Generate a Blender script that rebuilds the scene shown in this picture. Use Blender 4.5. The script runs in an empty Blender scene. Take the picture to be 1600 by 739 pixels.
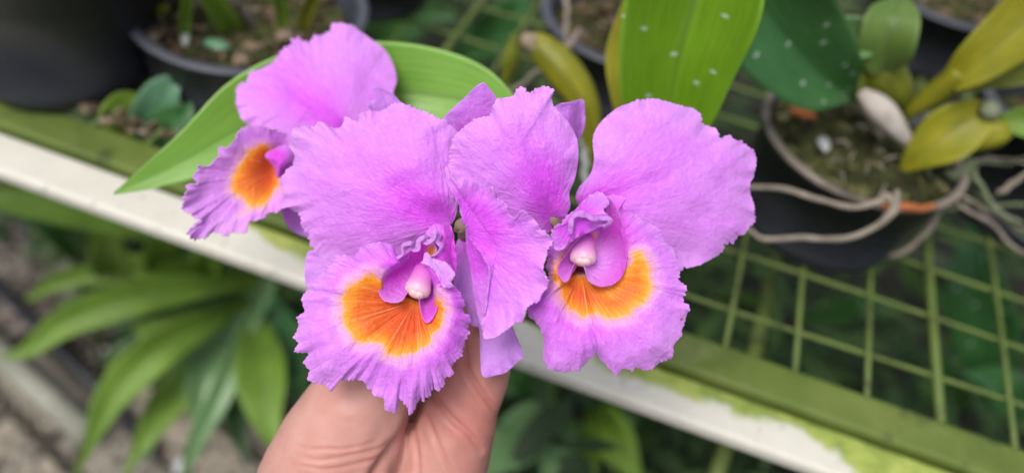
import bpy, math, random
import numpy as np
from mathutils import Vector
rng = np.random.default_rng(7); random.seed(7)
scene = bpy.context.scene
col = scene.collection

# ------------------------------------------------------------------ camera frame
FPX = 1256.0
PITCH = math.radians(46); ROLL = math.radians(11.8)
r0 = np.array([1, 0, 0.]); u0 = np.array([0, math.sin(PITCH), math.cos(PITCH)])
F = np.array([0, math.cos(PITCH), -math.sin(PITCH)])
R = math.cos(ROLL)*r0 + math.sin(ROLL)*u0
U = -math.sin(ROLL)*r0 + math.cos(ROLL)*u0
CAM = np.array([0, 0, 1.35])
def W(px, py, d):
    """world point seen at photo pixel (px,py), d metres in front of the lens"""
    px = np.asarray(px, float)[..., None]; py = np.asarray(py, float)[..., None]; d = np.asarray(d, float)[..., None]
    return CAM + F*d + R*((px-800)/FPX*d) + U*((369.5-py)/FPX*d)
def onz(px, py, z):
    v = F + R*(px-800)/FPX + U*(369.5-py)/FPX
    return CAM + v*(z-CAM[2])/v[2]
def project(P):
    q = np.asarray(P)-CAM; d = q@F
    return 800+FPX*(q@R)/d, 369.5-FPX*(q@U)/d, d

cam_d = bpy.data.cameras.new('camera'); cam = bpy.data.objects.new('camera', cam_d); col.objects.link(cam)
from mathutils import Matrix
M3 = Matrix(((R[0], U[0], -F[0]), (R[1], U[1], -F[1]), (R[2], U[2], -F[2])))
cam.matrix_world = Matrix.Translation(Vector(CAM)) @ M3.to_4x4()
cam_d.sensor_width = 36; cam_d.lens = 36*FPX/1600
cam_d.clip_start = 0.02; cam_d.clip_end = 200
cam_d.dof.use_dof = True; cam_d.dof.focus_distance = 0.312; cam_d.dof.aperture_fstop = 3.7
scene.camera = cam

# ------------------------------------------------------------------ bench frame
BZ = 0.94
O = onz(1350, 620, BZ)
E2 = np.array([0.17271464, 0.9849719, 0]); E1 = np.array([0.9849719, -0.17271464, 0]); E3 = np.array([0, 0, 1.])
def B(u, v, w=0.):
    u = np.asarray(u, float)[..., None]; v = np.asarray(v, float)[..., None]; w = np.asarray(w, float)[..., None]
    return O + E1*u + E2*v + E3*w

# ------------------------------------------------------------------ world, sun
world = bpy.data.worlds.new('World'); scene.world = world; world.use_nodes = True
nt = world.node_tree
sky = nt.nodes.new('ShaderNodeTexSky'); sky.sky_type = 'NISHITA'; sky.sun_disc = False
SUN_EL, SUN_AZ = math.radians(62), math.radians(215)
sky.sun_elevation = SUN_EL; sky.sun_rotation = SUN_AZ; sky.air_density = 1.0; sky.dust_density = 4.0; sky.ozone_density = 0.6
bg = nt.nodes['Background']; bg.inputs['Strength'].default_value = 0.135
hs = nt.nodes.new('ShaderNodeHueSaturation'); hs.inputs['Saturation'].default_value = .55
nt.links.new(sky.outputs[0], hs.inputs['Color']); nt.links.new(hs.outputs[0], bg.inputs[0])
sd = bpy.data.lights.new('sun', 'SUN'); so = bpy.data.objects.new('sun', sd); col.objects.link(so)
sd.energy = 1.7; sd.angle = math.radians(24); sd.color = (1, .965, .92)
sdir = Vector((math.sin(SUN_AZ)*math.cos(SUN_EL), math.cos(SUN_AZ)*math.cos(SUN_EL), math.sin(SUN_EL)))
so.rotation_euler = (-sdir).to_track_quat('-Z', 'Y').to_euler()
so.location = (0, 0, 3)
scene.view_settings.view_transform = 'Standard'; scene.view_settings.look = 'None'
scene.view_settings.gamma = 1; scene.view_settings.exposure = 0.22
scene.render.engine = 'CYCLES'

# ------------------------------------------------------------------ materials
class NM:
    def __init__(s, name):
        s.m = bpy.data.materials.new(name); s.m.use_nodes = True
        s.t = s.m.node_tree; s.p = s.t.nodes['Principled BSDF']
    def n(s, kind, **kw):
        n = s.t.nodes.new(kind)
        for k, v in kw.items():
            if k in n.inputs.keys() if hasattr(n.inputs, 'keys') else False: n.inputs[k].default_value = v
            else: setattr(n, k, v)
        return n
    def l(s, a, b): s.t.links.new(a, b)
    def ramp(s, fac, stops, interp='LINEAR'):
        r = s.t.nodes.new('ShaderNodeValToRGB'); r.color_ramp.interpolation = interp
        e = r.color_ramp.elements
        while len(e) < len(stops): e.new(0.5)
        for i, (p, c) in enumerate(stops):
            e[i].position = p; e[i].color = (*c, 1) if len(c) == 3 else c
        s.l(fac, r.inputs[0]); return r.outputs[0]
    def noise(s, vec, scale, detail=4, rough=.55):
        n = s.t.nodes.new('ShaderNodeTexNoise'); n.inputs['Scale'].default_value = scale
        n.inputs['Detail'].default_value = detail; n.inputs['Roughness'].default_value = rough
        if vec is not None: s.l(vec, n.inputs['Vector'])
        return n.outputs['Fac']
    def mix(s, fac, a, b, mode='MIX'):
        n = s.t.nodes.new('ShaderNodeMix'); n.data_type = 'RGBA'; n.blend_type = mode
        for sock, v in ((n.inputs[0], fac), (n.inputs[6], a), (n.inputs[7], b)):
            if isinstance(v, (int, float)): sock.default_value = v
            elif isinstance(v, tuple): sock.default_value = (*v, 1)
            else: s.l(v, sock)
        return n.outputs[2]
    def math(s, op, a, b=0., clamp=False):
        n = s.t.nodes.new('ShaderNodeMath'); n.operation = op; n.use_clamp = clamp
        for sock, v in ((n.inputs[0], a), (n.inputs[1], b)):
            if isinstance(v, (int, float)): sock.default_value = v
            else: s.l(v, sock)
        return n.outputs[0]
    def attr(s, name):
        n = s.t.nodes.new('ShaderNodeAttribute'); n.attribute_name = name; return n
    def obj(s): return s.t.nodes.new('ShaderNodeTexCoord').outputs['Object']
    def uv(s): return s.t.nodes.new('ShaderNodeTexCoord').outputs['UV']
    def geo(s): return s.t.nodes.new('ShaderNodeNewGeometry')
    def mapping(s, vec, scale):
        n = s.t.nodes.new('ShaderNodeMapping'); n.inputs['Scale'].default_value = scale; s.l(vec, n.inputs[0]); return n.outputs[0]
    def bump(s, h, strength, dist):
        b = s.t.nodes.new('ShaderNodeBump'); b.inputs['Strength'].default_value = strength; b.inputs['Distance'].default_value = dist
        s.l(h, b.inputs['Height']); s.l(b.outputs[0], s.p.inputs['Normal'])
    def set(s, **kw):
        for k, v in kw.items():
            k = k.replace('_', ' ')
            sock = s.p.inputs[k]
            if isinstance(v, tuple): sock.default_value = (*v, 1) if len(v) == 3 and sock.type == 'RGBA' else v
            elif isinstance(v, (int, float)): sock.default_value = v
            else: s.l(v, sock)
        return s

def petal_mat(name, pale, mid, deep, sss=.35):
    m = NM(name)
    uvm = m.uv()
    pig = m.attr('pigment').outputs['Fac']
    edge = m.attr('rim').outputs['Fac']
    blot = m.noise(m.obj(), 90, 4)
    v1 = m.noise(m.mapping(uvm, (26, 3.0, 1)), 1.0, 3)
    v2 = m.noise(m.mapping(uvm, (90, 9, 1)), 1.0, 2)
    fac = m.math('ADD', pig, m.math('MULTIPLY', m.math('SUBTRACT', v1, .5), .22))
    fac = m.math('ADD', fac, m.math('MULTIPLY', m.math('SUBTRACT', blot, .5), .36), clamp=True)
    c = m.ramp(fac, [(0, pale), (.5, mid), (1, deep)])
    c = m.mix(m.math('MULTIPLY', m.math('SUBTRACT', v2, .52, clamp=True), 1.3, clamp=True), c, tuple(min(1, x*1.12+.05) for x in pale))
    c = m.mix(m.math('MULTIPLY', edge, .3, clamp=True), c, tuple(min(1, x*1.1+.03) for x in pale))
    # mask attributes: orange throat, magenta tube
    org = m.attr('orange').outputs['Fac']; mag = m.attr('magenta').outputs['Fac']
    rays = m.noise(m.mapping(uvm, (46, .9, 1)), 1.0, 2, .4)
    ray_l = m.ramp(rays, [(.56, (0, 0, 0)), (.66, (1, 1, 1))])
    vl = m.attr('veinzone').outputs['Fac']
    oc = m.ramp(m.math('ADD', org, m.math('MULTIPLY', m.math('SUBTRACT', v1, .5), .18)),
                [(.25, (.80, .42, .50)), (.42, (.88, .42, .12)), (.52, (.88, .33, .02)), (.72, (.82, .22, .006)), (1, (.66, .085, .015))])
    oc = m.mix(m.math('MULTIPLY', m.math('MULTIPLY', ray_l, vl), .5), oc, (.95, .42, .17))
    of = m.ramp(m.math('ADD', org, m.math('MULTIPLY', m.math('SUBTRACT', v2, .5), .13)), [(.12, (0, 0, 0)), (.46, (1, 1, 1))])
    pale_ring = m.ramp(org, [(.0, (0, 0, 0)), (.2, (1, 1, 1)), (.4, (0, 0, 0))])
    c = m.mix(m.math('MULTIPLY', pale_ring, .4), c, (.74, .42, .66))
    c = m.mix(of, c, oc)
    mf = m.math('MULTIPLY', m.math('SUBTRACT', 1, of), mag, clamp=True)
    c = m.mix(mf, c, m.mix(v1, (.64, .02, .56), (.64, .055, .62)))
    # a few brown freckles and browned edge spots
    sp = m.t.nodes.new('ShaderNodeTexVoronoi'); sp.inputs['Scale'].default_value = 55; m.l(m.obj(), sp.inputs['Vector'])
    spc = m.ramp(sp.outputs['Distance'], [(.035, (1, 1, 1)), (.055, (0, 0, 0))])
    spr = m.t.nodes.new('ShaderNodeSeparateColor'); m.l(sp.outputs['Color'], spr.inputs[0])
    pick = m.math('GREATER_THAN', spr.outputs[0], .72)
    c = m.mix(m.math('MULTIPLY', m.math('MULTIPLY', spc, pick), .8), c, (.30, .09, .03))
    br = m.ramp(m.noise(m.obj(), 60, 2), [(.60, (0, 0, 0)), (.66, (1, 1, 1))])
    er = m.ramp(edge, [(.93, (0, 0, 0)), (1, (1, 1, 1))])
    c = m.mix(m.math('MULTIPLY', m.math('MULTIPLY', br, er), .7), c, (.33, .10, .05))
    m.set(Base_Color=c, Roughness=.52, Specular_IOR_Level=.4)
    m.p.inputs['Subsurface Weight'].default_value = sss
    m.p.inputs['Subsurface Radius'].default_value = (1, .55, 1); m.p.inputs['Subsurface Scale'].default_value = .0016
    m.p.inputs['Sheen Weight'].default_value = .08
    h = m.math('ADD', m.math('MULTIPLY', v1, .9), m.math('MULTIPLY', v2, .35))
    h = m.math('ADD', h, m.math('MULTIPLY', m.noise(m.obj(), 420, 4, .6), .9))
    h = m.math('ADD', h, m.math('MULTIPLY', m.noise(m.obj(), 130, 4, .6), .9))
    m.bump(h, .7, .0011)
    return m.m
PALE, MID, DEEP = (.63, .285, .755), (.61, .185, .755), (.62, .07, .73)
MP = petal_mat('petal', PALE, MID, DEEP)
MS = petal_mat('sepal', (.55, .24, .74), (.53, .19, .70), (.48, .10, .58))
def column_mat():
    m = NM('column'); a = m.attr('pigment').outputs['Fac']
    c = m.ramp(a, [(0, (.60, .07, .55)), (.4, (.66, .22, .56)), (.75, (.74, .46, .56)), (1, (.80, .56, .50))])
    m.set(Base_Color=c, Roughness=.4); m.p.inputs['Subsurface Weight'].default_value = .4
    m.p.inputs['Subsurface Scale'].default_value = .002
    m.bump(m.noise(m.obj(), 500, 3), .3, .0005); return m.m
MC = column_mat()
def leaf_mat(name, c1, c2, c3, rough=.34, mott=25, trans=.12, spots=False):
    m = NM(name); uvm = m.uv()
    s = m.t.nodes.new('ShaderNodeSeparateXYZ'); m.l(uvm, s.inputs[0])
    par = m.noise(m.mapping(uvm, (26, 1.3, 1)), 1, 3)
    big = m.noise(m.obj(), mott, 4)
    c = m.ramp(m.math('ADD', m.math('MULTIPLY', par, .45), m.math('MULTIPLY', big, .6)), [(.3, c1), (.52, c2), (.75, c3)])
    mid = m.math('ABSOLUTE', m.math('SUBTRACT', s.outputs[0], .5))
    rib = m.ramp(mid, [(.0, (1, 1, 1)), (.045, (0, 0, 0))])
    c = m.mix(m.math('MULTIPLY', rib, .75), c, tuple(x*.6 for x in c2))
    edge = m.ramp(mid, [(.47, (0, 0, 0)), (.5, (1, 1, 1))])
    c = m.mix(m.math('MULTIPLY', edge, .22), c, tuple(min(1, x*1.3+.02) for x in c3))
    if spots:
        v = m.t.nodes.new('ShaderNodeTexVoronoi'); v.voronoi_dimensions = '2D'; v.inputs['Scale'].default_value = 1; m.l(m.mapping(uvm, (3.5, 4.2, 1)), v.inputs['Vector'])
        d = m.math('ADD', v.outputs['Distance'], m.math('MULTIPLY', m.noise(m.obj(), 300, 2), .12))
        spc = m.ramp(d, [(.12, (1, 1, 1)), (.20, (0, 0, 0))])
        sc = m.t.nodes.new('ShaderNodeSeparateColor'); m.l(v.outputs['Color'], sc.inputs[0])
        c = m.mix(m.math('MULTIPLY', m.math('MULTIPLY', spc, m.math('GREATER_THAN', sc.outputs[0], .5)), .6), c, (.55, .62, .55))
    m.set(Base_Color=c, Roughness=rough, Specular_IOR_Level=.4)
    m.p.inputs['Subsurface Weight'].default_value = trans; m.p.inputs['Subsurface Scale'].default_value = .003
    m.bump(m.math('ADD', m.math('MULTIPLY', par, .6), m.math('MULTIPLY', m.noise(m.obj(), 150, 3), .4)), .4, .001)
    return m.m
ML_BRIGHT = leaf_mat('leaf_bright', (.11, .26, .025), (.165, .35, .045), (.23, .43, .07), spots=False, mott=12)
ML_TOP = leaf_mat('leaf_top', (.08, .18, .007), (.12, .25, .010), (.16, .32, .014), spots=True, mott=14)
ML_DARK = leaf_mat('leaf_dark', (.022, .085, .022), (.035, .125, .032), (.055, .17, .045), spots=True)
ML_MID = leaf_mat('leaf_mid', (.08, .16, .014), (.125, .225, .02), (.18, .30, .035), rough=.55)
ML_PALE = leaf_mat('leaf_pale', (.09, .19, .07), (.14, .26, .10), (.19, .33, .14))
ML_CURL = leaf_mat('leaf_curl', (.06, .11, .02), (.095, .165, .03), (.14, .22, .05), rough=.5)
ML_DEEP = leaf_mat('leaf_deep', (.018, .06, .014), (.03, .09, .02), (.05, .13, .03))
ML_TEAL = leaf_mat('leaf_teal', (.05, .14, .07), (.09, .22, .12), (.14, .29, .17))
ML_YEL = leaf_mat('bulb_yellow', (.12, .135, .006), (.22, .22, .010), (.34, .31, .015), mott=40, rough=.5)
ML_OLIVE = leaf_mat('bulb_olive', (.08, .10, .010), (.14, .165, .015), (.22, .24, .025), mott=40)

def simple_mat(name, stops, scale=20, rough=.7, bump=.5, bd=.001, spec=.3, sss=0, island=False, detail=5, metallic=0):
    m = NM(name); n = m.noise(m.obj(), scale, detail)
    if island:
        n = m.math('ADD', m.math('MULTIPLY', n, .45), m.math('MULTIPLY', m.geo().outputs['Random Per Island'], .55))
    c = m.ramp(n, stops)
    m.set(Base_Color=c, Roughness=rough, Specular_IOR_Level=spec, Metallic=metallic)
    if sss: m.p.inputs['Subsurface Weight'].default_value = sss; m.p.inputs['Subsurface Scale'].default_value = .003
    m.bump(m.noise(m.obj(), scale*5, 4), bump, bd)
    return m.m
M_POT = simple_mat('black_plastic', [(.3, (.012, .013, .018)), (.7, (.024, .027, .036))], 18, .42, .25, .001, .45)
M_RIM = simple_mat('pot_rim', [(.3, (.055, .058, .075)), (.7, (.09, .092, .115))], 25, .5, .3, .001, .45)
M_RIMW = simple_mat('worn_rim', [(.35, (.10, .085, .07)), (.65, (.26, .22, .18))], 40, .7, .5, .001)
M_MOSS = simple_mat('mossy_mix', [(.25, (.012, .012, .006)), (.45, (.032, .034, .011)), (.6, (.07, .08, .02)), (.8, (.13, .13, .05))], 55, .95, 1, .004)
M_BARK = simple_mat('bark', [(.2, (.045, .028, .016)), (.45, (.11, .075, .045)), (.65, (.20, .14, .09)), (.85, (.34, .29, .24))], 60, .9, 1, .002, island=True)
M_MOSSC = simple_mat('moss_clump', [(.2, (.02, .02, .008)), (.5, (.055, .06, .015)), (.8, (.15, .14, .06))], 60, .95, 1, .002, island=True)
M_ROOT = simple_mat('root', [(.3, (.16, .13, .10)), (.6, (.30, .26, .21)), (.8, (.42, .37, .31))], 70, .8, .8, .001)
M_ROOTG = simple_mat('root_green', [(.3, (.10, .13, .06)), (.6, (.19, .22, .13)), (.8, (.30, .31, .22))], 70, .8, .8, .001)
M_WIRE = simple_mat('green_wire', [(.3, (.085, .125, .03)), (.6, (.13, .18, .045)), (.8, (.18, .23, .08))], 30, .55, .6, .001)
M_BARM = simple_mat('green_bar', [(.3, (.07, .105, .022)), (.5, (.11, .155, .03)), (.7, (.16, .20, .05))], 12, .55, .5, .0008)
M_GLAU = simple_mat('whitish_sheath', [(.3, (.38, .33, .29)), (.7, (.62, .57, .52))], 60, .7, .6, .001)
M_TWIG = simple_mat('stalk', [(.3, (.16, .13, .07)), (.7, (.36, .27, .20))], 90, .7, .6, .001, sss=.2)
M_ORG = simple_mat('orange_rim', [(.3, (.30, .09, .03)), (.7, (.45, .15, .05))], 60, .8, .6, .001)
M_STONE = simple_mat('grey_stone', [(.3, (.20, .21, .20)), (.7, (.42, .44, .42))], 60, .8, .6, .002)
M_METAL = simple_mat('grey_metal', [(.3, (.20, .20, .16)), (.7, (.32, .32, .26))], 20, .5, .3, .001)
M_WHITE = simple_mat('string_white', [(.3, (.4, .4, .4)), (.7, (.6, .6, .6))], 80, .5, .4, .001)

def grime(mt, col_, scale, lo, hi):
    nt_ = mt.node_tree; p = nt_.nodes['Principled BSDF']; l = p.inputs['Base Color'].links[0].from_socket
    n = nt_.nodes.new('ShaderNodeTexNoise'); n.inputs['Scale'].default_value = scale; n.inputs['Detail'].default_value = 7; n.inputs['Roughness'].default_value = .65
    tc = nt_.nodes.new('ShaderNodeTexCoord'); nt_.links.new(tc.outputs['Object'], n.inputs['Vector'])
    r = nt_.nodes.new('ShaderNodeValToRGB'); r.color_ramp.elements[0].position = lo; r.color_ramp.elements[1].position = hi; nt_.links.new(n.outputs['Fac'], r.inputs[0])
    m = nt_.nodes.new('ShaderNodeMix'); m.data_type = 'RGBA'; nt_.links.new(r.outputs[0], m.inputs[0]); nt_.links.new(l, m.inputs[6]); m.inputs[7].default_value = (*col_, 1)
    nt_.links.new(m.outputs[2], p.inputs['Base Color'])
grime(M_BARM, (.045, .055, .02), 26, .54, .66); grime(M_BARM, (.20, .23, .09), 14, .58, .74); grime(M_WIRE, (.06, .06, .03), 34, .55, .68)
def rail_mat():
    m = NM('algae_stained_paint')
    at = m.attr('across').outputs['Fac']; al = m.attr('moss').outputs['Fac']
    n = m.noise(m.mapping(m.obj(), (1, 1, 1)), 16, 6, .6); n2 = m.noise(m.obj(), 60, 5)
    f = m.math('ADD', al, m.math('ADD', m.math('MULTIPLY', m.math('SUBTRACT', n, .5), 1.15), m.math('MULTIPLY', m.math('SUBTRACT', n2, .5), .7)))
    white = m.mix(n2, (.56, .54, .46), (.70, .68, .60))
    dirt = m.noise(m.obj(), 130, 3)
    white = m.mix(m.ramp(dirt, [(.62, (0, 0, 0)), (.72, (1, 1, 1))]), white, (.42, .42, .36))
    green = m.ramp(n2, [(.3, (.17, .235, .045)), (.5, (.30, .37, .07)), (.7, (.44, .48, .13))])
    c = m.mix(m.ramp(f, [(.38, (0, 0, 0)), (.58, (1, 1, 1))]), white, green)
    m.set(Base_Color=c, Roughness=.55); m.bump(n2, .4, .0008); return m.m
M_RAIL = rail_mat()

def skin_mat():
    m = NM('skin'); o = m.obj()
    n = m.noise(o, 22, 4); n2 = m.noise(o, 90, 4)
    c = m.ramp(m.math('ADD', m.math('MULTIPLY', n, .7), m.math('MULTIPLY', n2, .3)),
               [(.3, (.50, .23, .185)), (.5, (.55, .28, .235)), (.7, (.60, .345, .295))])
    red = m.attr('redness').outputs['Fac']
    c = m.mix(m.math('MULTIPLY', red, .75, clamp=True), c, (.56, .195, .165))
    m.set(Base_Color=c, Roughness=.5, Specular_IOR_Level=.4)
    m.p.inputs['Subsurface Weight'].default_value = .35; m.p.inputs['Subsurface Radius'].default_value = (1, .3, .2)
    m.p.inputs['Subsurface Scale'].default_value = .004
    v = m.t.nodes.new('ShaderNodeTexVoronoi'); v.feature = 'DISTANCE_TO_EDGE'; v.inputs['Scale'].default_value = 700
    m.l(o, v.inputs['Vector'])
    wr = m.noise(m.mapping(o, (1, 1, 1)), 260, 4)
    m.bump(m.math('ADD', m.math('MULTIPLY', v.outputs['Distance'], .4), wr), .3, .0004); return m.m
M_SKIN = skin_mat()

# ------------------------------------------------------------------ object helpers
def tag(o, label=None, cat=None, group=None, kind=None):
    if label: o['label'] = label
    if cat: o['category'] = cat
    if group: o['group'] = group
    if kind: o['kind'] = kind
    return o
def empty(name, loc, label, cat, group=None):
    o = bpy.data.objects.new(name, None); col.objects.link(o); o.location = Vector([float(x) for x in loc]); o.empty_display_size = .02
    return tag(o, label, cat, group)
def mesh_obj(name, V, faces, mat, parent=None, uv=None, attrs=None, smooth=True, solid=0.0, origin=None):
    V = np.asarray(V, float)
    if origin is None:
        origin = np.array(parent.matrix_world.translation) if parent else (V.min(0)+V.max(0))/2
        if parent: origin = np.array(parent['_o'])
    me = bpy.data.meshes.new(name)
    me.from_pydata([tuple(v) for v in (V-origin)], [], [tuple(int(i) for i in f) for f in faces])
    if uv is not None:
        l = me.uv_layers.new(name='UVMap'); vi = np.zeros(len(me.loops), dtype=np.int32); me.loops.foreach_get('vertex_index', vi)
        l.data.foreach_set('uv', np.asarray(uv, float)[vi].ravel())
    for k, a in (attrs or {}).items():
        at = me.attributes.new(k, 'FLOAT', 'POINT'); at.data.foreach_set('value', np.asarray(a, np.float32))
    me.materials.append(mat)
    if smooth: me.polygons.foreach_set('use_smooth', [True]*len(me.polygons))
    me.update()
    o = bpy.data.objects.new(name, me); col.objects.link(o)
    if parent:
        o.parent = parent
        if parent.type == 'MESH' or True: pass
    else: o.location = Vector(origin)
    o['_o'] = [float(x) for x in origin]
    if solid:
        md = o.modifiers.new('thickness', 'SOLIDIFY'); md.thickness = solid; md.offset = 0
    return o
def mk_empty(name, loc, label, cat, group=None):
    o = empty(name, loc, label, cat, group); o['_o'] = [float(x) for x in loc]; return o

def catmull(P, n, closed=False, sharp=False):
    P = np.asarray(P, float); m = len(P)
    if closed: Q = np.vstack([P[-1], P, P[0], P[1]]); segs = m
    else: Q = np.vstack([2*P[0]-P[1], P, 2*P[-1]-P[-2]]); segs = m-1
    out = []
    ts = np.linspace(0, segs, n, endpoint=not closed)
    for t in ts:
        i = min(int(t), segs-1); s = t-i
        a, b, c, d = Q[i], Q[i+1], Q[i+2], Q[i+3]
        out.append(.5*((2*b)+(-a+c)*s+(2*a-5*b+4*c-d)*s*s+(-a+3*b-3*c+d)*s**3))
    return np.array(out)
def resample(P, n, closed=True):
    P = np.asarray(P, float)
    if closed: P = np.vstack([P, P[:1]])
    s = np.concatenate([[0], np.cumsum(np.linalg.norm(np.diff(P, axis=0), axis=1))])
    t = np.linspace(0, s[-1], n, endpoint=not closed)
    return np.stack([np.interp(t, s, P[:, k]) for k in range(P.shape[1])], 1), t
def noise1(t, scale, seed, closed_len=None):
    r = np.random.default_rng(seed)
    if closed_len: k = max(3, int(round(closed_len/scale))); g = r.uniform(-1, 1, k); x = t/closed_len*k; i = np.floor(x).astype(int) % k; j = (i+1) % k
    else: g = r.uniform(-1, 1, 4000); x = t/scale; i = np.floor(x).astype(int) % 3999; j = i+1
    s = x-np.floor(x); s = s*s*(3-2*s)
    return g[i]*(1-s)+g[j]*s
def noise2(x, y, scale, seed):
    r = np.random.default_rng(seed); g = r.uniform(-1, 1, (256, 256))
    x = x/scale+100; y = y/scale+100; i = np.floor(x).astype(int); j = np.floor(y).astype(int)
    u = x-i; v = y-j; u = u*u*(3-2*u); v = v*v*(3-2*v); i %= 255; j %= 255
    return (g[i, j]*(1-u)+g[i+1, j]*u)*(1-v)+(g[i, j+1]*(1-u)+g[i+1, j+1]*u)*v
def sst(x): x = np.clip(x, 0, 1); return x*x*(3-2*x)
def seg_dist(X, Y, poly, closed=True):
    P = np.asarray(poly, float); Q = np.roll(P, -1, 0) if closed else P[1:]
    if not closed: P = P[:-1]
    best = np.full(X.shape, 1e9)
    for (ax, ay), (bx, by) in zip(P, Q):
        dx, dy = bx-ax, by-ay; L = dx*dx+dy*dy+1e-9
        t = np.clip(((X-ax)*dx+(Y-ay)*dy)/L, 0, 1)
        best = np.minimum(best, np.hypot(X-ax-t*dx, Y-ay-t*dy))
    return best
def inside(X, Y, poly):
    P = np.asarray(poly, float); r = np.zeros(X.shape, bool); n = len(P); j = n-1
    for i in range(n):
        xi, yi = P[i]; xj, yj = P[j]
        c = ((yi > Y) != (yj > Y)) & (X < (xj-xi)*(Y-yi)/(yj-yi+1e-12)+xi)
        r ^= c; j = i
    return r
def sdf(X, Y, poly): d = seg_dist(X, Y, poly); return np.where(inside(X, Y, poly), d, -d)

def crop(points, x0, y0, s): return [(x0+x/s, y0+y/s) for x, y in points]

def petal(name, parent, outline, center, depth, vein, mat=MP, N=520, M=64, teeth=2.0, tooth_w=9., ruffle=.0012, ruffle_w=26., bowl=0., tilt=(0, 0),
          reach=150., seed=1, orange=None, orange_soft=26., magenta=None, mag_soft=8., deep=1.0, solid=.0005, smoothpts=True, extra=None, frill_from=.55, veinrad=None, tooth_mask=None, wrinkle=.0, label=None, midrib=None):
    """a petal: traced rim, own distance, curvature, ruffled and toothed edge"""
    P = np.asarray(outline, float)
    if smoothpts: P = catmull(P, 900, True)
    P, s = resample(P, N); L = s[-1]+s[1]
    C = np.array(center, float)
    T = np.roll(P, -1, 0)-np.roll(P, 1, 0); T /= np.linalg.norm(T, axis=1)[:, None]
    Nn = np.stack([T[:, 1], -T[:, 0]], 1); sg = np.sign(((P-C)*Nn).sum(1).mean()); Nn *= sg
    tm = np.ones(N) if tooth_mask is None else tooth_mask(P)
    amp = .45+.75*np.clip(noise1(s, 50, seed+5, L)+.4, 0, 1.2)
    saw = lambda w, sd2: 2*np.abs(((s/w+1.3*noise1(s, w*3, sd2, L)) % 1)-.5)*2-1
    off = teeth*tm*amp*(.8*noise1(s, tooth_w, seed, L)+.55*saw(tooth_w*.75, seed+6)+.6*noise1(s, tooth_w*.45, seed+1, L))
    off += teeth*.8*tm*noise1(s, tooth_w*3.3, seed+2, L)
    tl = np.linspace(0, 1, M); t = 1-(1-tl)**1.35
    K = 31; ker = np.hanning(K); ker /= ker.sum()
    Ps = np.stack([np.convolve(np.concatenate([P[-K:, k], P[:, k], P[:K, k]]), ker, 'same')[K:-K] for k in (0, 1)], 1)
    DP = P+Nn*off[:, None]-Ps
    ed = (t**9)[:, None]
    X = C[0]+(Ps[None, :, 0]-C[0])*t[:, None]+DP[None, :, 0]*ed; Y = C[1]+(Ps[None, :, 1]-C[1])*t[:, None]+DP[None, :, 1]*ed
    tt = np.repeat(t[:, None], N, 1); ss = np.repeat(s[None], M, 0)
    g = np.clip((tt-frill_from)/(1-frill_from), 0, 1)
    tmm = tm[None]
    ph = noise1(s, ruffle_w*2.2, seed+9, L)*2.5
    D = depth+tilt[0]*(X-C[0])/1000+tilt[1]*(Y-C[1])/1000+bowl*tt**2
    D = D+ruffle*(.25+.75*tmm)*g**3*(.75*np.sin(2*np.pi*ss/ruffle_w+ph[None]+1.2*noise2(X, Y, 30, seed+15))*(.5+.6*noise1(s, 70, seed+11, L))[None])
    D = D+ruffle*.5*tmm*g**5*noise1(s, ruffle_w*.4, seed+12, L)[None]+ruffle*1.4*g*noise2(X, Y, 30, seed+16)
    D = D+.0009*noise2(X, Y, 60, seed+20)+.0004*noise2(X, Y, 24, seed+21)
    vx, vy = vein
    a0 = math.atan2(C[1]-vy, C[0]-vx) if math.hypot(C[0]-vx, C[1]-vy) > 8 else math.pi/2
    ang = (np.arctan2(Y-vy, X-vx)-a0+math.pi) % (2*math.pi)-math.pi; dist = np.hypot(X-vx, Y-vy)
    if wrinkle: D = D+wrinkle*.35*g*noise2(ang*200, dist*.5, 12, seed+30)
    if midrib:   # crease running from the base along a direction
        mx, my = midrib[0]-vx, midrib[1]-vy; mm = math.hypot(mx, my); mx /= mm; my /= mm
        pd = np.abs((X-vx)*my-(Y-vy)*mx); along = (X-vx)*mx+(Y-vy)*my
        D = D+.0022*np.exp(-(pd/14)**2)*np.exp(-np.clip(along, 0, 999)/140)-.004*np.clip(pd/120, 0, 1.3)**1.2*0
        dirfac = np.exp(-(pd/(22+.28*np.clip(along, 0, 400)))**2)*(along > -20)
    else: dirfac = np.ones_like(D)
    if extra: D = D+extra(X, Y, tt)
    V = W(X, Y, D).reshape(-1, 3)
    pig = deep*(.30*np.exp(-(dist/(reach*1.5))**2)+.35*np.exp(-(dist/(reach*.9))**2)*dirfac+.55*np.exp(-(dist/(reach*.42))**2)*dirfac)+.14
    pig = pig+.1*noise2(X, Y, 45, seed+40)-.12*g
    attrs = dict(pigment=pig.ravel(), rim=(tt**14).ravel())
    if orange is not None:
        sd_ = sdf(X, Y, orange)+4*noise2(X, Y, 18, seed+50)+2*noise2(ang*200, dist*0, 10, seed+51)
        attrs['orange'] = np.clip(.3+.5*sd_/orange_soft, 0, .78).ravel()
        o2 = attrs['orange'].reshape(X.shape)
        vr = veinrad or 80
        attrs['orange'] = np.clip(o2+.28*np.exp(-(dist/(vr*.8))**2)*(o2 > .42), 0, 1).ravel()
        attrs['veinzone'] = np.exp(-(dist/vr)**4).ravel()
    if magenta is not None: attrs['magenta'] = np.clip(.5+.5*sdf(X, Y, magenta)/mag_soft, 0, 1).ravel()
    faces = []
    idx = np.arange(M*N).reshape(M, N)
    a = idx[:-1]; b = idx[1:]; an = np.roll(a, -1, 1); bn = np.roll(b, -1, 1)
    faces = np.stack([a, b, bn, an], -1).reshape(-1, 4)
    uv = np.stack([ang.ravel()/ (math.pi), dist.ravel()/160], 1)
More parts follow.
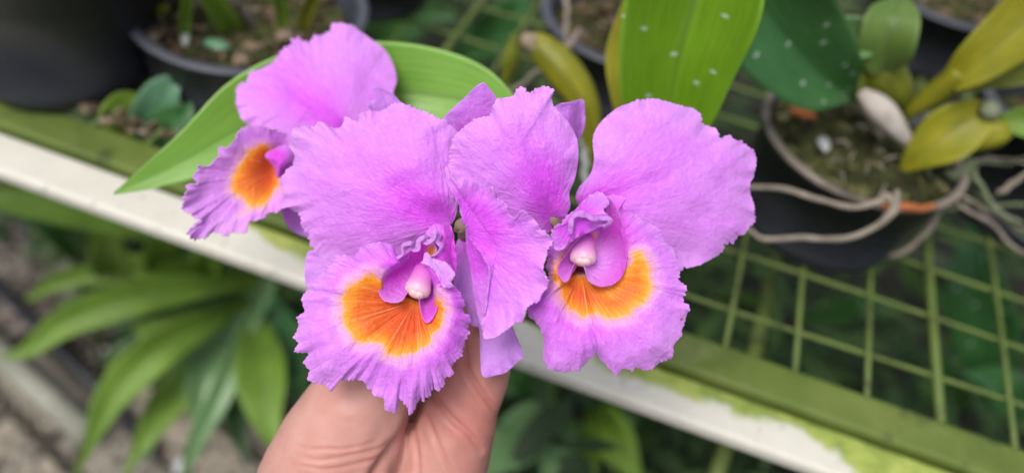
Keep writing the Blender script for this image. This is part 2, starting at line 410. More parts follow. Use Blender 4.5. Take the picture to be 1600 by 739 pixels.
    o = mesh_obj(name, V, faces, mat, parent, uv, attrs, solid=solid)
    if label: o['label'] = label
    return o

def tube(points, radii, seg=10, caps=True):
    P = np.asarray(points, float); n = len(P)
    rad = np.broadcast_to(np.asarray(radii, float), (n,))
    T = np.gradient(P, axis=0); T /= np.linalg.norm(T, axis=1)[:, None]+1e-12
    ref = np.array([0, 0, 1.]) if abs(T[0][2]) < .9 else np.array([1., 0, 0])
    V = []; A = np.cross(T[0], ref); A /= np.linalg.norm(A)
    for i in range(n):
        A = A-T[i]*(A@T[i]); A /= np.linalg.norm(A); Bv = np.cross(T[i], A)
        for k in range(seg):
            a = 2*math.pi*k/seg; V.append(P[i]+rad[i]*(math.cos(a)*A+math.sin(a)*Bv))
    Fc = []
    for i in range(n-1):
        for k in range(seg):
            Fc.append((i*seg+k, i*seg+(k+1) % seg, (i+1)*seg+(k+1) % seg, (i+1)*seg+k))
    if caps:
        Fc.append(tuple(range(seg-1, -1, -1))); Fc.append(tuple((n-1)*seg+k for k in range(seg)))
    return np.array(V), Fc
class MB:
    def __init__(s): s.V = []; s.F = []; s.n = 0
    def add(s, V, Fc): s.V.append(np.asarray(V)); s.F += [tuple(i+s.n for i in f) for f in Fc]; s.n += len(V); return s
    def tube(s, p, r, seg=8): return s.add(*tube(p, r, seg))
    def box(s, fr, a, b):
        """axis box in the bench frame; fr maps (u,v,w)->world"""
        c = [(a[0], a[1], a[2]), (b[0], a[1], a[2]), (b[0], b[1], a[2]), (a[0], b[1], a[2]), (a[0], a[1], b[2]), (b[0], a[1], b[2]), (b[0], b[1], b[2]), (a[0], b[1], b[2])]
        return s.add(np.array([fr(*q) for q in c]), [(0, 3, 2, 1), (4, 5, 6, 7), (0, 1, 5, 4), (1, 2, 6, 5), (2, 3, 7, 6), (3, 0, 4, 7)])
    def build(s, name, mat, parent=None, **k): return mesh_obj(name, np.vstack(s.V), s.F, mat, parent, **k)

def leaf(name, parent, pts, widths, mat, fold=.25, hint=None, wave=.06, seed=0, nu=60, nv=18, label=None, tipw=None, twist=0., solid=.0007, arch=0.):
    """a leaf blade along a 3-D midrib; widths are full widths in metres at even steps"""
    P = catmull(pts, nu); w = np.interp(np.linspace(0, 1, nu), np.linspace(0, 1, len(widths)), widths)
    w = catmull(np.stack([np.asarray(widths, float)]*2, 1), nu)[:, 0].clip(.0006)
    T = np.gradient(P, axis=0); T /= np.linalg.norm(T, axis=1)[:, None]+1e-12
    V = []; uv = []
    vv = np.linspace(-1, 1, nv)
    ph = seed*1.7
    for i in range(nu):
        h = (CAM-P[i]) if hint is None else np.array(hint, float)
        S = np.cross(T[i], h); S /= np.linalg.norm(S)+1e-9; Nn = np.cross(S, T[i])
        tw = twist*i/nu; S, Nn = S*math.cos(tw)+Nn*math.sin(tw), Nn*math.cos(tw)-S*math.sin(tw)
        for v in vv:
            z = fold*w[i]*.5*abs(v)**1.3 - arch*w[i]*.5*v*v
            z += wave*w[i]*abs(v)**2*math.sin(i/nu*9+ph+(2 if v > 0 else 0))
            V.append(P[i]+S*v*w[i]*.5*(1-.05*fold)+Nn*z); uv.append((v*.5+.5, i/nu*3))
    idx = np.arange(nu*nv).reshape(nu, nv)
    fc = np.stack([idx[:-1, :-1], idx[:-1, 1:], idx[1:, 1:], idx[1:, :-1]], -1).reshape(-1, 4)
    o = mesh_obj(name, V, fc, mat, parent, uv, solid=solid)
    if label: o['label'] = label
    return o
def wl(*pts):
    return np.array([W(x, y, d) for x, y, d in pts])

# ================================================================== FLOWERS
GRPF = 'orchid flowers held in the hand'
def flower(loc, label): return mk_empty('orchid_flower', W(*loc), label, 'flower', GRPF)
def column_obj(parent, base, tip, r0_, r1_):
    b = W(*base); t = W(*tip); n = 40; q = np.linspace(0, 1, n)
    ax = (t-b)/np.linalg.norm(t-b); sd_ = np.cross(ax, CAM-t); sd_ /= np.linalg.norm(sd_); up = np.cross(sd_, ax)
    rad = np.interp(q, [0, .25, .55, .8, .93, 1], [r0_*.6, r0_*1.2, r1_*.80, r1_*.96, r1_*.90, r1_*.62])
    V = []; K = 36
    for i in range(n):
        c = b+(t-b)*q[i]+up*.0012*math.sin(q[i]*3.1)
        for k in range(K):
            a = 2*math.pi*k/K; rr = rad[i]*(1+.10*math.cos(2*a)+.05*math.cos(3*a+1))
            V.append(c+sd_*rr*1.12*math.cos(a)+up*rr*.85*math.sin(a))
    idx = np.arange(n*K).reshape(n, K); a = idx[:-1]; d = idx[1:]
    fc = [tuple(f) for f in np.stack([a, np.roll(a, -1, 1), np.roll(d, -1, 1), d], -1).reshape(-1, 4)]+[tuple(idx[0][::-1]), tuple(idx[-1])]
    co_ = mesh_obj('column', V, fc, MC, parent, attrs=dict(pigment=np.repeat(q**1.5*.82, K)))
    # blunt cream anther cap at the end
    V = []; n2 = 14; q2 = np.linspace(0, 1, n2)
    for i in range(n2):
        c = t+ax*(-.0038+.0052*q2[i])+up*.0006; rr = r1_*.60*(1-abs(2*q2[i]-1)**3.5)**.5*(1+.1*q2[i])+.0001
        for k in range(K):
            a = 2*math.pi*k/K; ca, sa = math.cos(a), math.sin(a); sq = (abs(ca)**2.4+abs(sa)**2.4)**(-1/2.4)
            dent = 1-.14*math.exp(-((a-math.pi/2)/.35)**2)
            V.append(c+(sd_*ca*1.1+up*sa*.85)*rr*sq*dent)
    idx = np.arange(n2*K).reshape(n2, K); a = idx[:-1]; d = idx[1:]
    fc = [tuple(f) for f in np.stack([a, np.roll(a, -1, 1), np.roll(d, -1, 1), d], -1).reshape(-1, 4)]+[tuple(idx[0][::-1]), tuple(idx[-1])]
    mesh_obj('anther_cap', V, fc, MC, co_, attrs=dict(pigment=np.full(n2*K, .86)))
    return co_

# ---- back left flower (C)
fc_ = flower((470, 270, .41), 'blurred mauve orchid flower at back left, its orange throat above the white rail')
cC = lambda p: crop(p, 360, 30, 4.107)
petal('petal', fc_, cC([(70,630),(45,530),(45,440),(110,400),(120,345),(200,315),(300,250),(340,180),(395,165),(380,118),(440,132),(522,134),(535,90),(570,102),(640,80),(662,40),(750,38),(830,80),(900,130),(990,200),(1040,290),(1065,390),(1045,470),(1060,560),(1000,700),(800,800),(650,830),(450,760),(330,760),(200,700),(130,680)]),
      (505, 140),   .402, (535, 205), teeth=2.6, tooth_w=9, seed=3, tilt=(.05, -.10), bowl=.006, reach=190, deep=1.0, midrib=(440, 120), ruffle=.0016, tooth_mask=lambda P: np.where((P[:, 0] > 560) | (P[:, 1] > 200), .15, 1.))
cL = lambda p: crop(p, 260, 180, 3.52)
lipC = cL([(430,70),(480,60),(530,55),(570,80),(640,95),(680,110),(705,200),(705,240),(690,300),(650,350),(640,420),(635,500),(600,530),(555,545),(540,575),(490,590),(450,580),(430,640),(380,635),(330,655),(290,650),(230,640),(210,680),(160,690),(115,650),(150,620),(145,600),(190,575),(150,575),(130,550),(160,540),(90,520),(80,450),(120,430),(105,385),(170,380),(140,340),(170,310),(165,270),(220,280),(240,260),(290,230),(290,180),(330,180),(385,130),(390,90)])
orgC = cL([(470,165),(540,150),(600,190),(640,260),(640,390),(590,460),(520,505),(430,545),(385,560),(450,510),(370,450),(335,400),(345,330),(385,250),(430,200)])
lc = petal('lip', fc_, lipC, (400, 275), .372, (440, 262), seed=11, teeth=3, tooth_w=10, smoothpts=False, ruffle=.0013, ruffle_w=34, orange=orgC, orange_soft=20, tilt=(.10, 0), bowl=-.006, reach=60, deep=.9, veinrad=60, wrinkle=.0012,
      extra=lambda X, Y, t: .010*np.exp(-(((X-432)/26)**2+((Y-270)/40)**2)), label='lip with a soft edged orange throat')
petal('side_lobe', lc, cL([(545,225),(590,190),(640,168),(690,185),(708,230),(690,280),(630,335),(608,345),(600,300),(575,260)]), (438, 251), .366, (425, 262), seed=12, teeth=.7, ruffle=.001, N=200, M=30, bowl=.006, reach=50, deep=1.2,
      magenta=cL([(585,200),(620,195),(640,225),(610,245),(585,235)]), mag_soft=6)
petal('sepal', fc_, [(440,328),(450,322),(462,328),(478,340),(495,372),(484,372),(462,364),(447,350)], (463, 346), .40, (440, 322), MS, N=160, M=20, teeth=.8, seed=13, reach=60, ruffle=.0005)

# ---- front left flower (A)
fa = flower((700, 380, .335), 'sharp mauve orchid flower at front left, its ruffled orange lip just above the hand')
cA = lambda p: crop(p, 430, 150, 2.844)
pa = petal('petal', fa, cA([(800,540),(812,430),(815,330),(825,250),(812,165),(750,112),(710,92),(662,65),(600,46),(520,38),(480,68),(440,66),(380,80),(368,112),(312,90),(290,130),(245,135),(200,116),(170,137),(115,135),(70,165),(66,220),(85,265),(78,310),(20,370),(40,440),(30,490),(60,500),(100,530),(120,580),(145,610),(155,660),(190,705),(230,760),(330,800),(450,790),(560,740),(650,680),(730,620)]),
      (590, 285), .325, (702, 348), deep=1.25, teeth=3.0, tooth_w=9, seed=21, tilt=(-.055, .02), bowl=.010, reach=170, midrib=(600, 290), ruffle=.0017, ruffle_w=34, wrinkle=.0009,
      tooth_mask=lambda P: np.where((P[:, 0] > 700) | (P[:, 1] > 395), .1, 1.), extra=lambda X, Y, t: -.0022*np.sin((Y-150)/13+X/40)*np.exp(-(((X-660)/55)**2+((Y-200)/30)**2))*.5)
cR = lambda p: crop(p, 680, 260, 2.175)
petal('petal', fa, cR([(35,0),(55,18),(48,42),(68,62),(90,45),(130,50),(165,68),(200,85),(215,108),(246,128),(250,158),(275,175),(297,155),(340,187),(355,213),(390,235),(402,255),(380,290),(372,340),(387,400),(360,440),(350,465),(315,480),(300,525),(265,540),(240,562),(200,582),(165,580),(160,540),(168,480),(182,400),(178,340),(150,290),(115,250),(95,180),(70,110),(42,58)]),
      (778, 385), .2985, (722, 360), teeth=2.4, tooth_w=9, seed=31, tilt=(-.03, .01), bowl=-.003, reach=120, deep=1.1, ruffle=.0015, ruffle_w=30, wrinkle=.0008,
      tooth_mask=lambda P: np.where(P[:, 0] < 698+0.18*(P[:, 1]-262), .2, 1.), extra=lambda X, Y, t: .011*sst((800-X)/110)*sst((Y-280)/140))
petal('petal_back', fa, [(735,330),(752,345),(772,400),(772,440),(765,500),(755,520),(742,470),(735,420),(728,370)], (752, 420), .318, (728, 365), teeth=.3, N=160, M=20, seed=33, reach=110, deep=1.3, ruffle=.0004)
petal('sepal', fa, cR([(78,250),(120,240),(165,330),(195,430),(240,500),(268,560),(300,640),(282,662),(240,700),(200,710),(163,714),(155,670),(155,600),(150,550),(120,535),(105,470),(70,430),(62,345)]), (748, 455), .328, (722, 365), MS, teeth=.25, N=260, M=36, seed=35, reach=90, ruffle=.0007, tilt=(0, -.03), label='long smooth sepal hanging below the petals')
petal('sepal', fa, [(478,402),(484,392),(505,390),(600,378),(695,365),(700,415),(600,450),(520,452),(482,450),(476,425)], (560, 418), .342, (700, 385), MS, teeth=.25, N=200, M=30, seed=36, reach=110, ruffle=.0006)
petal('sepal', fa, cC([(915,440),(960,440),(1010,465),(1050,490),(1100,545),(1180,640),(1100,680),(1000,660),(915,600),(880,540),(930,515),(925,470)]), (612, 163), .348, (690, 260), MS, teeth=.4, N=160, M=24, seed=37, reach=130, ruffle=.0012, tilt=(.1, 0))
cP = lambda p: crop(p, 440, 330, 2.2406)
lipA = cP([(190,180),(195,150),(235,152),(252,158),(275,125),(310,108),(350,112),(385,122),(398,145),(412,162),(430,160),(440,150),(470,160),(505,172),(520,172),(548,168),(580,180),(602,205),(606,228),(575,255),(600,262),(628,285),(640,330),(637,355),(655,380),(650,425),(628,470),(630,505),(600,540),(602,568),(570,582),(566,605),(550,625),(530,602),(522,645),(500,668),(480,650),(472,690),(450,712),(438,672),(402,645),(392,700),(365,697),(358,652),(322,645),(298,600),(270,578),(230,582),(200,592),(172,622),(150,605),(95,588),(110,552),(75,532),(88,500),(40,492),(55,462),(42,440),(66,402),(50,370),(78,350),(65,310),(92,270),(130,228)])
orgA = cP([(330,205),(290,210),(240,240),(205,300),(195,370),(225,430),(285,475),(345,480),(362,505),(410,522),(470,505),(530,465),(570,410),(580,350),(566,300),(550,290),(500,300),(400,260)])
throA = (650, 470)
cQ = lambda p: crop(p, 580, 340, 4.106)
shellA = cQ([(60,400),(75,358),(130,310),(230,250),(305,195),(385,165),(405,180),(405,240),(385,265),(360,290),(370,310),(405,375),(425,450),(425,530),(400,605),(372,650),(350,650),(322,580),(300,545),(230,515),(150,530),(90,515),(65,480)])
lf = petal('lip', fa, lipA, throA, .300, throA, seed=41, N=720, M=90, teeth=3.0, tooth_w=10, smoothpts=False, ruffle=.0013, ruffle_w=33, frill_from=.5, wrinkle=.0012, orange=orgA, orange_soft=30, veinrad=105, reach=135, deep=1.3,
      extra=lambda X, Y, t: .014*sst((sdf(X, Y, shellA)+1)/16)+.010*np.exp(-(t/.42)**2)+.006*np.clip((t-.6)/.4, 0, 1)**2, label='wide ruffled lip with an orange throat and pale rays',
      tooth_mask=lambda P: np.where((P[:, 1] < 420) & (P[:, 0] > 600), .5, 1.))
# the tube: magenta inner walls and the frilled hood over the column
cQ = lambda p: crop(p, 580, 340, 4.106)
# concave inner wall of the tube: dark magenta, paler towards its lower lip
petal('throat', lf, cQ([(45,400),(58,358),(120,300),(220,238),(300,180),(385,148),(415,180),(418,245),(395,270),(360,275),(380,310),(415,375),(440,450),(440,530),(412,615),(378,668),(345,668),(322,610),(312,560),(300,500),(262,455),(225,490),(200,528),(150,545),(80,530),(50,480)]), (655, 425), .3135, (655, 470), seed=42, N=300, M=50, teeth=.25, ruffle=.0002,
      reach=26, deep=.25, bowl=-.0100, magenta=cQ([(10,480),(20,300),(300,80),(460,100),(480,600),(370,720),(300,680),(330,520),(300,400),(200,460),(120,500)]), mag_soft=26,
      orange=cQ([(350,180),(395,150),(418,180),(415,250),(385,262),(345,240)]), orange_soft=14, solid=.0003, label='magenta inner wall of the tube')
petal('hood', lf, cQ([(345,118),(380,62),(418,42),(460,45),(500,32),(524,85),(535,170),(545,240),(540,345),(500,292),(440,280),(400,268),(425,235),(450,200),(438,160),(445,105),(400,95)]), (690+10, 385), .3035, (715, 440), seed=44, N=300, M=36, teeth=.8, tooth_w=9, ruffle=.0010, ruffle_w=22, frill_from=.35,
      reach=90, deep=1.7, magenta=cQ([(450,70),(500,45),(560,200),(545,345),(470,290),(440,240),(455,160)]), mag_soft=22, extra=lambda X, Y, t: .0045*sst((X-690)/22))
def ribbon(parent, path, width, depth, seed, zig=.0016, n=160, m=9, deep=.25, name='frill'):
    """thin curled rim running along a path"""
    P = catmull(np.array(path, float), n); T = np.gradient(P, axis=0); T /= np.linalg.norm(T, axis=1)[:, None]; Nn = np.stack([T[:, 1], -T[:, 0]], 1)
    s_ = np.arange(n)*1.; w = width*(1+.35*noise1(s_, 9, seed))*np.sin(np.linspace(.15, math.pi-.15, n))**.35
    V = []; q = np.linspace(-.5, .5, m)
    for i in range(n):
        for k in q:
            x, y = P[i]+Nn[i]*k*w[i]; x += 0.5*noise1(s_[i:i+1], 4, seed+2)[0]*(k > 0)
            V.append(W(x, y, depth+zig*noise1(s_[i:i+1], 12, seed+1)[0]+.0014*k))
    idx = np.arange(n*m).reshape(n, m); fc = np.stack([idx[:-1, :-1], idx[:-1, 1:], idx[1:, 1:], idx[1:, :-1]], -1).reshape(-1, 4)
    pg = np.tile(.15+deep*(q[::-1]+.5), n); uvv = np.stack([np.repeat(s_/n*3, m), np.tile(q+.5, n)], 1)
    return mesh_obj(name, V, fc, MP, parent, uvv, dict(pigment=pg, rim=np.tile((np.abs(q)*2)**6*.6, n)), solid=.0005)
ribbon(lf, cQ([(165,262),(200,235),(200,185),(232,168),(262,170),(268,205),(300,200),(305,150),(345,128),(352,160),(395,140),(410,98),(440,110),(425,150),(450,190),(425,235),(385,252)]), 6.2, .3000, 46, deep=.12)
petal('lobe_edge', lf, cQ([(325,288),(340,250),(355,222),(375,262),(430,275),(490,292),(530,340),(540,370),(515,400),(500,415),(525,435),(490,450),(462,450),(440,400),(405,345),(365,302)]), (693, 427), .2985, (670, 470), seed=45, N=260, M=24, teeth=1.0, tooth_w=8, smoothpts=False, ruffle=.0009, ruffle_w=20, reach=40, deep=.3, extra=lambda X, Y, t: .004*sst((684-X)/20))
column_obj(fa, (668, 409, .3105), (650, 461, .3035), .0026, .0042)

# ---- front right flower (B)
fb = flower((880, 345, .345), 'sharp mauve orchid flower at front right, its broad petal reaching toward the black pot')
cB = lambda p: crop(p, 890, 145, 2.548)
petal('petal', fb, cB([(28,430),(35,380),(80,330),(97,270),(93,190),(115,130),(170,75),(230,45),(320,30),(400,40),(460,60),(508,75),(530,130),(580,143),(602,182),(640,170),(690,200),(735,230),(740,290),(715,380),(730,430),(745,490),(715,540),(670,580),(620,600),(590,640),(510,690),(440,718),(380,790),(280,760),(180,660),(90,540)]),
      (1035, 285), .334, (893, 330), teeth=2.8, tooth_w=11, seed=51, tilt=(.06, .0), bowl=.009, reach=190, deep=1.0, midrib=(1060, 270), ruffle=.0018, ruffle_w=36, wrinkle=.0006,
      tooth_mask=lambda P: np.where((P[:, 0] < 985) | ((P[:, 1] > 405) & (P[:, 0] < 1040)), .12, 1.))
cU = lambda p: crop(p, 690, 120, 3.079)
petal('petal', fb, cU([(600,660),(618,620),(612,560),(640,490),(656,400),(650,300),(605,215),(545,150),(524,108),(543,62),(510,50),(480,50),(420,75),(385,56),(350,90),(290,105),(275,103),(245,140),(230,190),(180,195),(100,250),(50,320),(35,410),(25,470),(60,560),(150,680),(300,760),(450,770),(560,720)]),
      (805, 240),   .314, (866, 338), deep=1.2, teeth=2.4, tooth_w=9, seed=61, tilt=(.02, .05), bowl=.007, reach=150, midrib=(830, 230), ruffle=.0016, ruffle_w=30, wrinkle=.0007,
      tooth_mask=lambda P: np.where((P[:, 0] > 866) | (P[:, 1] > 330), .1, 1.))
petal('sepal', fb, [(690,190),(725,154),(752,130),(766,140),(776,156),(795,200),(800,260),(740,240),(700,215)], (750, 190), .338, (830, 300), MS, teeth=.3, N=160, M=24, seed=62, reach=200, ruffle=.0008, tilt=(.05, .05), deep=1.6)
petal('sepal', fb, [(868,166),(890,160),(911,156),(914,175),(914,195),(910,208),(903,218),(890,215),(870,240),(850,235),(850,190)], (884, 195), .345, (860, 320), MS, teeth=.3, N=160, M=24, seed=63, reach=170, ruffle=.0008, deep=1.2, tilt=(0, .08), extra=lambda X, Y, t: .006*sst((X-886)/24))
cH = lambda p: crop(p, 800, 280, 2.31)
lipB = cH([(165,165),(215,120),(300,70),(350,62),(395,62),(412,72),(395,92),(402,125),(440,125),(480,150),(540,190),(550,225),(580,250),(590,290),(600,330),(600,370),(632,395),(625,430),(645,468),(625,500),(612,560),(580,600),(577,640),(530,662),(510,690),(480,692),(445,680),(435,692),(400,680),(372,706),(345,675),(320,652),(298,615),(285,640),(272,650),(245,694),(180,692),(130,680),(106,645),(112,580),(95,530),(62,500),(58,460),(95,440),(130,390),(135,350),(120,300),(130,240),(150,190)])
orgB = cH([(215,235),(170,262),(142,300),(140,360),(160,420),(200,485),(262,512),(300,500),(350,518),(430,500),(485,450),(518,400),(520,350),(500,290),(470,252),(430,250),(410,300),(350,380),(250,330)])
throB = (908, 428)
cK = lambda p: crop(p, 840, 290, 4.62)
shellB = cK([(165,635),(160,590),(185,545),(240,465),(300,390),(340,345),(410,300),(490,240),(515,150),(580,210),(610,330),(630,480),(620,575),(595,650),(540,698),(460,712),(400,690),(335,640),(250,660),(195,680)])
lb = petal('lip', fb, lipB, throB, .303, throB, seed=71, N=720, M=90, teeth=2.7, tooth_w=10, smoothpts=False, ruffle=.0012, ruffle_w=36, wrinkle=.0012, orange=orgB, orange_soft=30, veinrad=80, reach=135, deep=1.3,
      extra=lambda X, Y, t: .014*sst((sdf(X, Y, shellB)+1)/16)+.009*np.exp(-(t/.42)**2)+.006*np.clip((t-.6)/.4, 0, 1)**2, label='two lobed ruffled lip with an orange throat',
      magenta=cH([(340,70),(395,90),(410,200),(425,260),(415,330),(390,370),(340,390),(300,340),(330,120)]), mag_soft=22, tooth_mask=lambda P: np.where(P[:, 1] < 335, .5, 1.))
cK = lambda p: crop(p, 840, 290, 4.62)
petal('throat', lb, cK([(150,645),(145,590),(172,540),(230,455),(290,380),(330,335),(400,290),(480,230),(500,150),(490,90),(530,100),(590,200),(625,330),(645,480),(635,580),(605,660),(545,712),(460,728),(400,712),(360,680),(345,620),(320,560),(270,560),(240,620),(225,680),(190,695)]), (930, 378), .3135, (905, 415), seed=72, N=300, M=50, teeth=.2, ruffle=.0002, reach=26, deep=.25, bowl=-.0098,
      magenta=cK([(120,700),(120,520),(300,300),(480,60),(720,300),(700,650),(560,780),(400,760),(520,680),(570,560),(560,430),(470,400),(330,420),(200,620)]), mag_soft=30, orange=cK([(350,350),(380,320),(410,350),(400,440),(375,420)]), orange_soft=14, solid=.0003, label='magenta inner wall of the tube')
petal('hood', lb, cH([(150,190),(165,165),(185,168),(205,140),(240,100),(300,50),(338,62),(350,92),(332,110),(355,142),(345,165),(320,170),(275,190),(250,200),(215,225),(180,255),(150,250)]), (905, 345), .2965, (895, 350), seed=74, N=300, M=36, teeth=1.1, tooth_w=9, ruffle=.002, ruffle_w=20, frill_from=.3, reach=70, deep=1.0,
      extra=lambda X, Y, t: .005*np.clip((335-Y)/25, 0, 1))
ribbon(lb, cK([(235,350),(240,300),(250,235),(295,205),(350,215),(400,240),(450,235),(520,245),(512,280),(470,300)]), 8.5, .2925, 76, deep=.1)
column_obj(fb, (914, 362, .3105), (911, 411, .3040), .0026, .0044)

# ---- stalk, pedicels (the cut end of the plant passing into the fist) and the big leaf behind
st = mk_empty('orchid_shoot', W(700, 470, .36), 'broad bright green orchid leaf behind the flowers on a stalk gripped by the hand', 'orchid shoot')
mb = MB()
mb.tube(catmull(wl((700, 640, .375), (704, 560, .37), (712, 460, .362), (718, 380, .355)), 30), .0032, 12)
mesh_obj('stalk', np.vstack(mb.V), mb.F, M_TWIG, st)
def ped(parent, pts, rad):
    V, Fc = tube(catmull(wl(*pts), 26), np.interp(np.linspace(0, 1, 26), np.linspace(0, 1, len(rad)), rad), 12)
    return mesh_obj('pedicel', V, Fc, M_TWIG, parent)
ped(fa, [(718, 382, .355), (727, 372, .335), (722, 352, .325), (712, 360, .330)], [.002, .003, .0032, .001])
ped(fb, [(718, 380, .357), (790, 375, .352), (850, 355, .338), (872, 342, .328)], [.002, .0022, .0028, .0035])
ped(fc_, [(716, 390, .357), (640, 360, .39), (560, 300, .40), (470, 265, .385)], [.002, .0022, .0025, .003])
leaf('leaf', st, wl((178, 303, .405), (240, 274, .41), (312, 236, .416), (400, 186, .425), (490, 152, .432), (580, 142, .436), (670, 148, .436), (745, 160, .43), (815, 185, .42)),
     [.001, .0135, .027, .046, .052, .052, .050, .038, .010], ML_BRIGHT, fold=.18, wave=.02, seed=2, nu=110, nv=28, hint=None)

# ================================================================== HAND
def capsule_chain(mb, pts, rads, seg=22, n=26):
    P = catmull(np.array(pts), n); r = np.interp(np.linspace(0, 1, n), np.linspace(0, 1, len(rads)), rads)
    T0 = P[1]-P[0]; T0 /= np.linalg.norm(T0); T1 = P[-1]-P[-2]; T1 /= np.linalg.norm(T1)
    pre = [P[0]-T0*r[0]*math.cos(a) for a in (.15, .5, .9)]; prr = [r[0]*math.sin(a) for a in (.15, .5, .9)]
    post = [P[-1]+T1*r[-1]*math.cos(a) for a in (.9, .5, .15)]; por = [r[-1]*math.sin(a) for a in (.9, .5, .15)]
    mb.tube(np.vstack([pre, P, post]), np.concatenate([prr, r, por]), seg)
hb = MB()
H = lambda *p: [W(*q) for q in p]
# forearm and palm
capsule_chain(hb, H((520, 1000, .42), (545, 880, .395), (560, 800, .385), (590, 720, .382)), [.027, .027, .031, .033])
capsule_chain(hb, H((610, 900, .405), (625, 800, .392), (650, 720, .386), (690, 640, .385)), [.024, .026, .027, .022])
# thumb: thenar mound, shaft, tip bent on to the stalk
capsule_chain(hb, H((470, 860, .375), (505, 760, .362), (535, 690, .355), (580, 600, .348), (640, 530, .346), (684, 492, .350)), [.026, .030, .0275, .0205, .0135, .0098])
# index finger nearest the right edge
capsule_chain(hb, H((655, 800, .378), (692, 715, .366), (722, 640, .356)), [.024, .0215, .0165])
capsule_chain(hb, H((715, 655, .357), (745, 590, .352), (758, 548, .350)), [.0155, .0142, .0122])
capsule_chain(hb, H((757, 552, .350), (745, 520, .350), (722, 500, .353)), [.0125, .0112, .0090])
# middle, ring, little fingers wrap the stalk behind the index finger
capsule_chain(hb, H((640, 760, .395), (700, 660, .388), (735, 590, .384)), [.022, .017, .0125])
capsule_chain(hb, H((735, 590, .384), (728, 535, .380), (705, 520, .372)), [.0125, .0115, .0095])
capsule_chain(hb, H((600, 760, .405), (665, 670, .405), (700, 600, .405)), [.021, .016, .012])
capsule_chain(hb, H((700, 600, .405), (700, 550, .398), (688, 535, .384)), [.012, .0108, .009])
capsule_chain(hb, H((560, 760, .412), (620, 690, .418), (655, 625, .418)), [.019, .0135, .0105])
capsule_chain(hb, H((655, 625, .418), (665, 580, .410), (672, 560, .395)), [.0105, .0095, .008])
tmp = mesh_obj('hand_tmp', np.vstack(hb.V), hb.F, M_SKIN)
rm = tmp.modifiers.new('r', 'REMESH'); rm.mode = 'VOXEL'; rm.voxel_size = .0011; rm.use_smooth_shade = True
sm = tmp.modifiers.new('s', 'SMOOTH'); sm.factor = .6; sm.iterations = 22
dg = bpy.context.evaluated_depsgraph_get(); ev = tmp.evaluated_get(dg); hm = bpy.data.meshes.new_from_object(ev)
loc = np.array(tmp.location); bpy.data.objects.remove(tmp)
nv = len(hm.vertices); co = np.zeros(nv*3); hm.vertices.foreach_get('co', co); co = co.reshape(-1, 3)+loc
no = np.zeros(nv*3); hm.vertices.foreach_get('normal', no); no = no.reshape(-1, 3)
qx, qy, qd = project(co); facing = np.clip(((CAM-co)*no).sum(1)/np.linalg.norm(CAM-co, axis=1)*2, 0, 1)
red = np.zeros(nv); disp = np.zeros(nv)
def crease(pts, w, depth, fade=True):
    global disp, red
    P = catmull(np.array(pts, float), 40)
    d = seg_dist(qx, qy, P, False)
    e = np.minimum(np.hypot(qx-P[0][0], qy-P[0][1]), np.hypot(qx-P[-1][0], qy-P[-1][1]))
    k = np.clip(.35+e/30, 0, 1) if fade else 1
    g = np.exp(-(d/w)**2)-.32*np.exp(-((d-2.4*w)/(1.3*w))**2)
    disp += -.72*depth*g*k*facing; red[:] += .45*np.exp(-(d/(w*1.1))**2)*k
crease([(727,520),(726,550),(732,580),(752,612),(778,645)], 4.2, .0021)
crease([(672,610),(686,630),(706,655),(730,675),(750,700)], 4.5, .0020)
crease([(650,640),(635,668),(612,700),(585,739),(560,790)], 6.5, .0032)
crease([(648,655),(650,690),(654,739),(650,790)], 3.2, .0013)
crease([(664,640),(676,675),(695,715),(712,745)], 3.4, .0014)
crease([(465,712),(500,718),(540,712),(585,702),(610,688)], 3.0, .0007)
crease([(470,726),(510,732),(560,724),(600,708)], 2.6, .0006)
crease([(500,700),(545,700),(590,688)], 2.4, .0005)
crease([(740,640),(748,660)], 2.0, .0005); crease([(455,690),(480,700),(520,700)], 2.5, .0004)
disp += .0003*noise2(qx, qy, 26, 91)+.0001*noise2(qx, qy, 9, 92)
co2 = co+no*disp[:, None]
red += .5*np.exp(-(((qx-740)/70)**2+((qy-640)/90)**2))+.35*np.clip((qx-600)/120, 0, 1)+.15*noise2(qx, qy, 40, 93)
fcs = [tuple(p.vertices) for p in hm.polygons]
hand = mesh_obj('person', co2, fcs, M_SKIN, attrs=dict(redness=np.clip(red, 0, 1)))
tag(hand, 'bare left hand and wrist with palm creases, thumb and curled fingers gripping the orchid stem', 'hand')

# ================================================================== BENCH
bench = mk_empty('plant_bench', onz(800, 590, 0), 'green wire mesh plant bench with a white rail stained by algae', 'bench')
Br = lambda u, v, w: B(u, v, w)
L0, L1 = -1.6, .75
def bar(name, prof, mat, n=240, attrs=None):
    pr = resample(catmull(np.array(prof, float), 200, True), 44)[0] if False else np.array(prof, float)
    us = np.linspace(L0, L1, n); m = len(pr); V = []; ac = []; ms = []
    for u in us:
        for (v, w) in pr: V.append(B(u, v, w)); ac.append(v); ms.append(u)
    V = np.array(V); idx = np.arange(n*m).reshape(n, m)
    a = idx[:-1]; b = idx[1:]; fc = np.stack([a, b, np.roll(b, -1, 1), np.roll(a, -1, 1)], -1).reshape(-1, 4)
    fc = [tuple(f) for f in fc]+[tuple(idx[0][::-1]), tuple(idx[-1])]
    return V, fc, np.array(ac), np.array(ms)
def rrect(v0, v1, w0, w1, r, k=5):
    P = []
    for (cv, cw, a0) in ((v1-r, w1-r, 0), (v0+r, w1-r, 90), (v0+r, w0+r, 180), (v1-r, w0+r, 270)):
        for i in range(k): a = math.radians(a0+90*i/(k-1)); P.append((cv+r*math.cos(a), cw+r*math.sin(a)))
    return P
V, fc, ac, ms = bar('rail', rrect(-.0650, -.0325, -.012, .0, .004), M_RAIL)
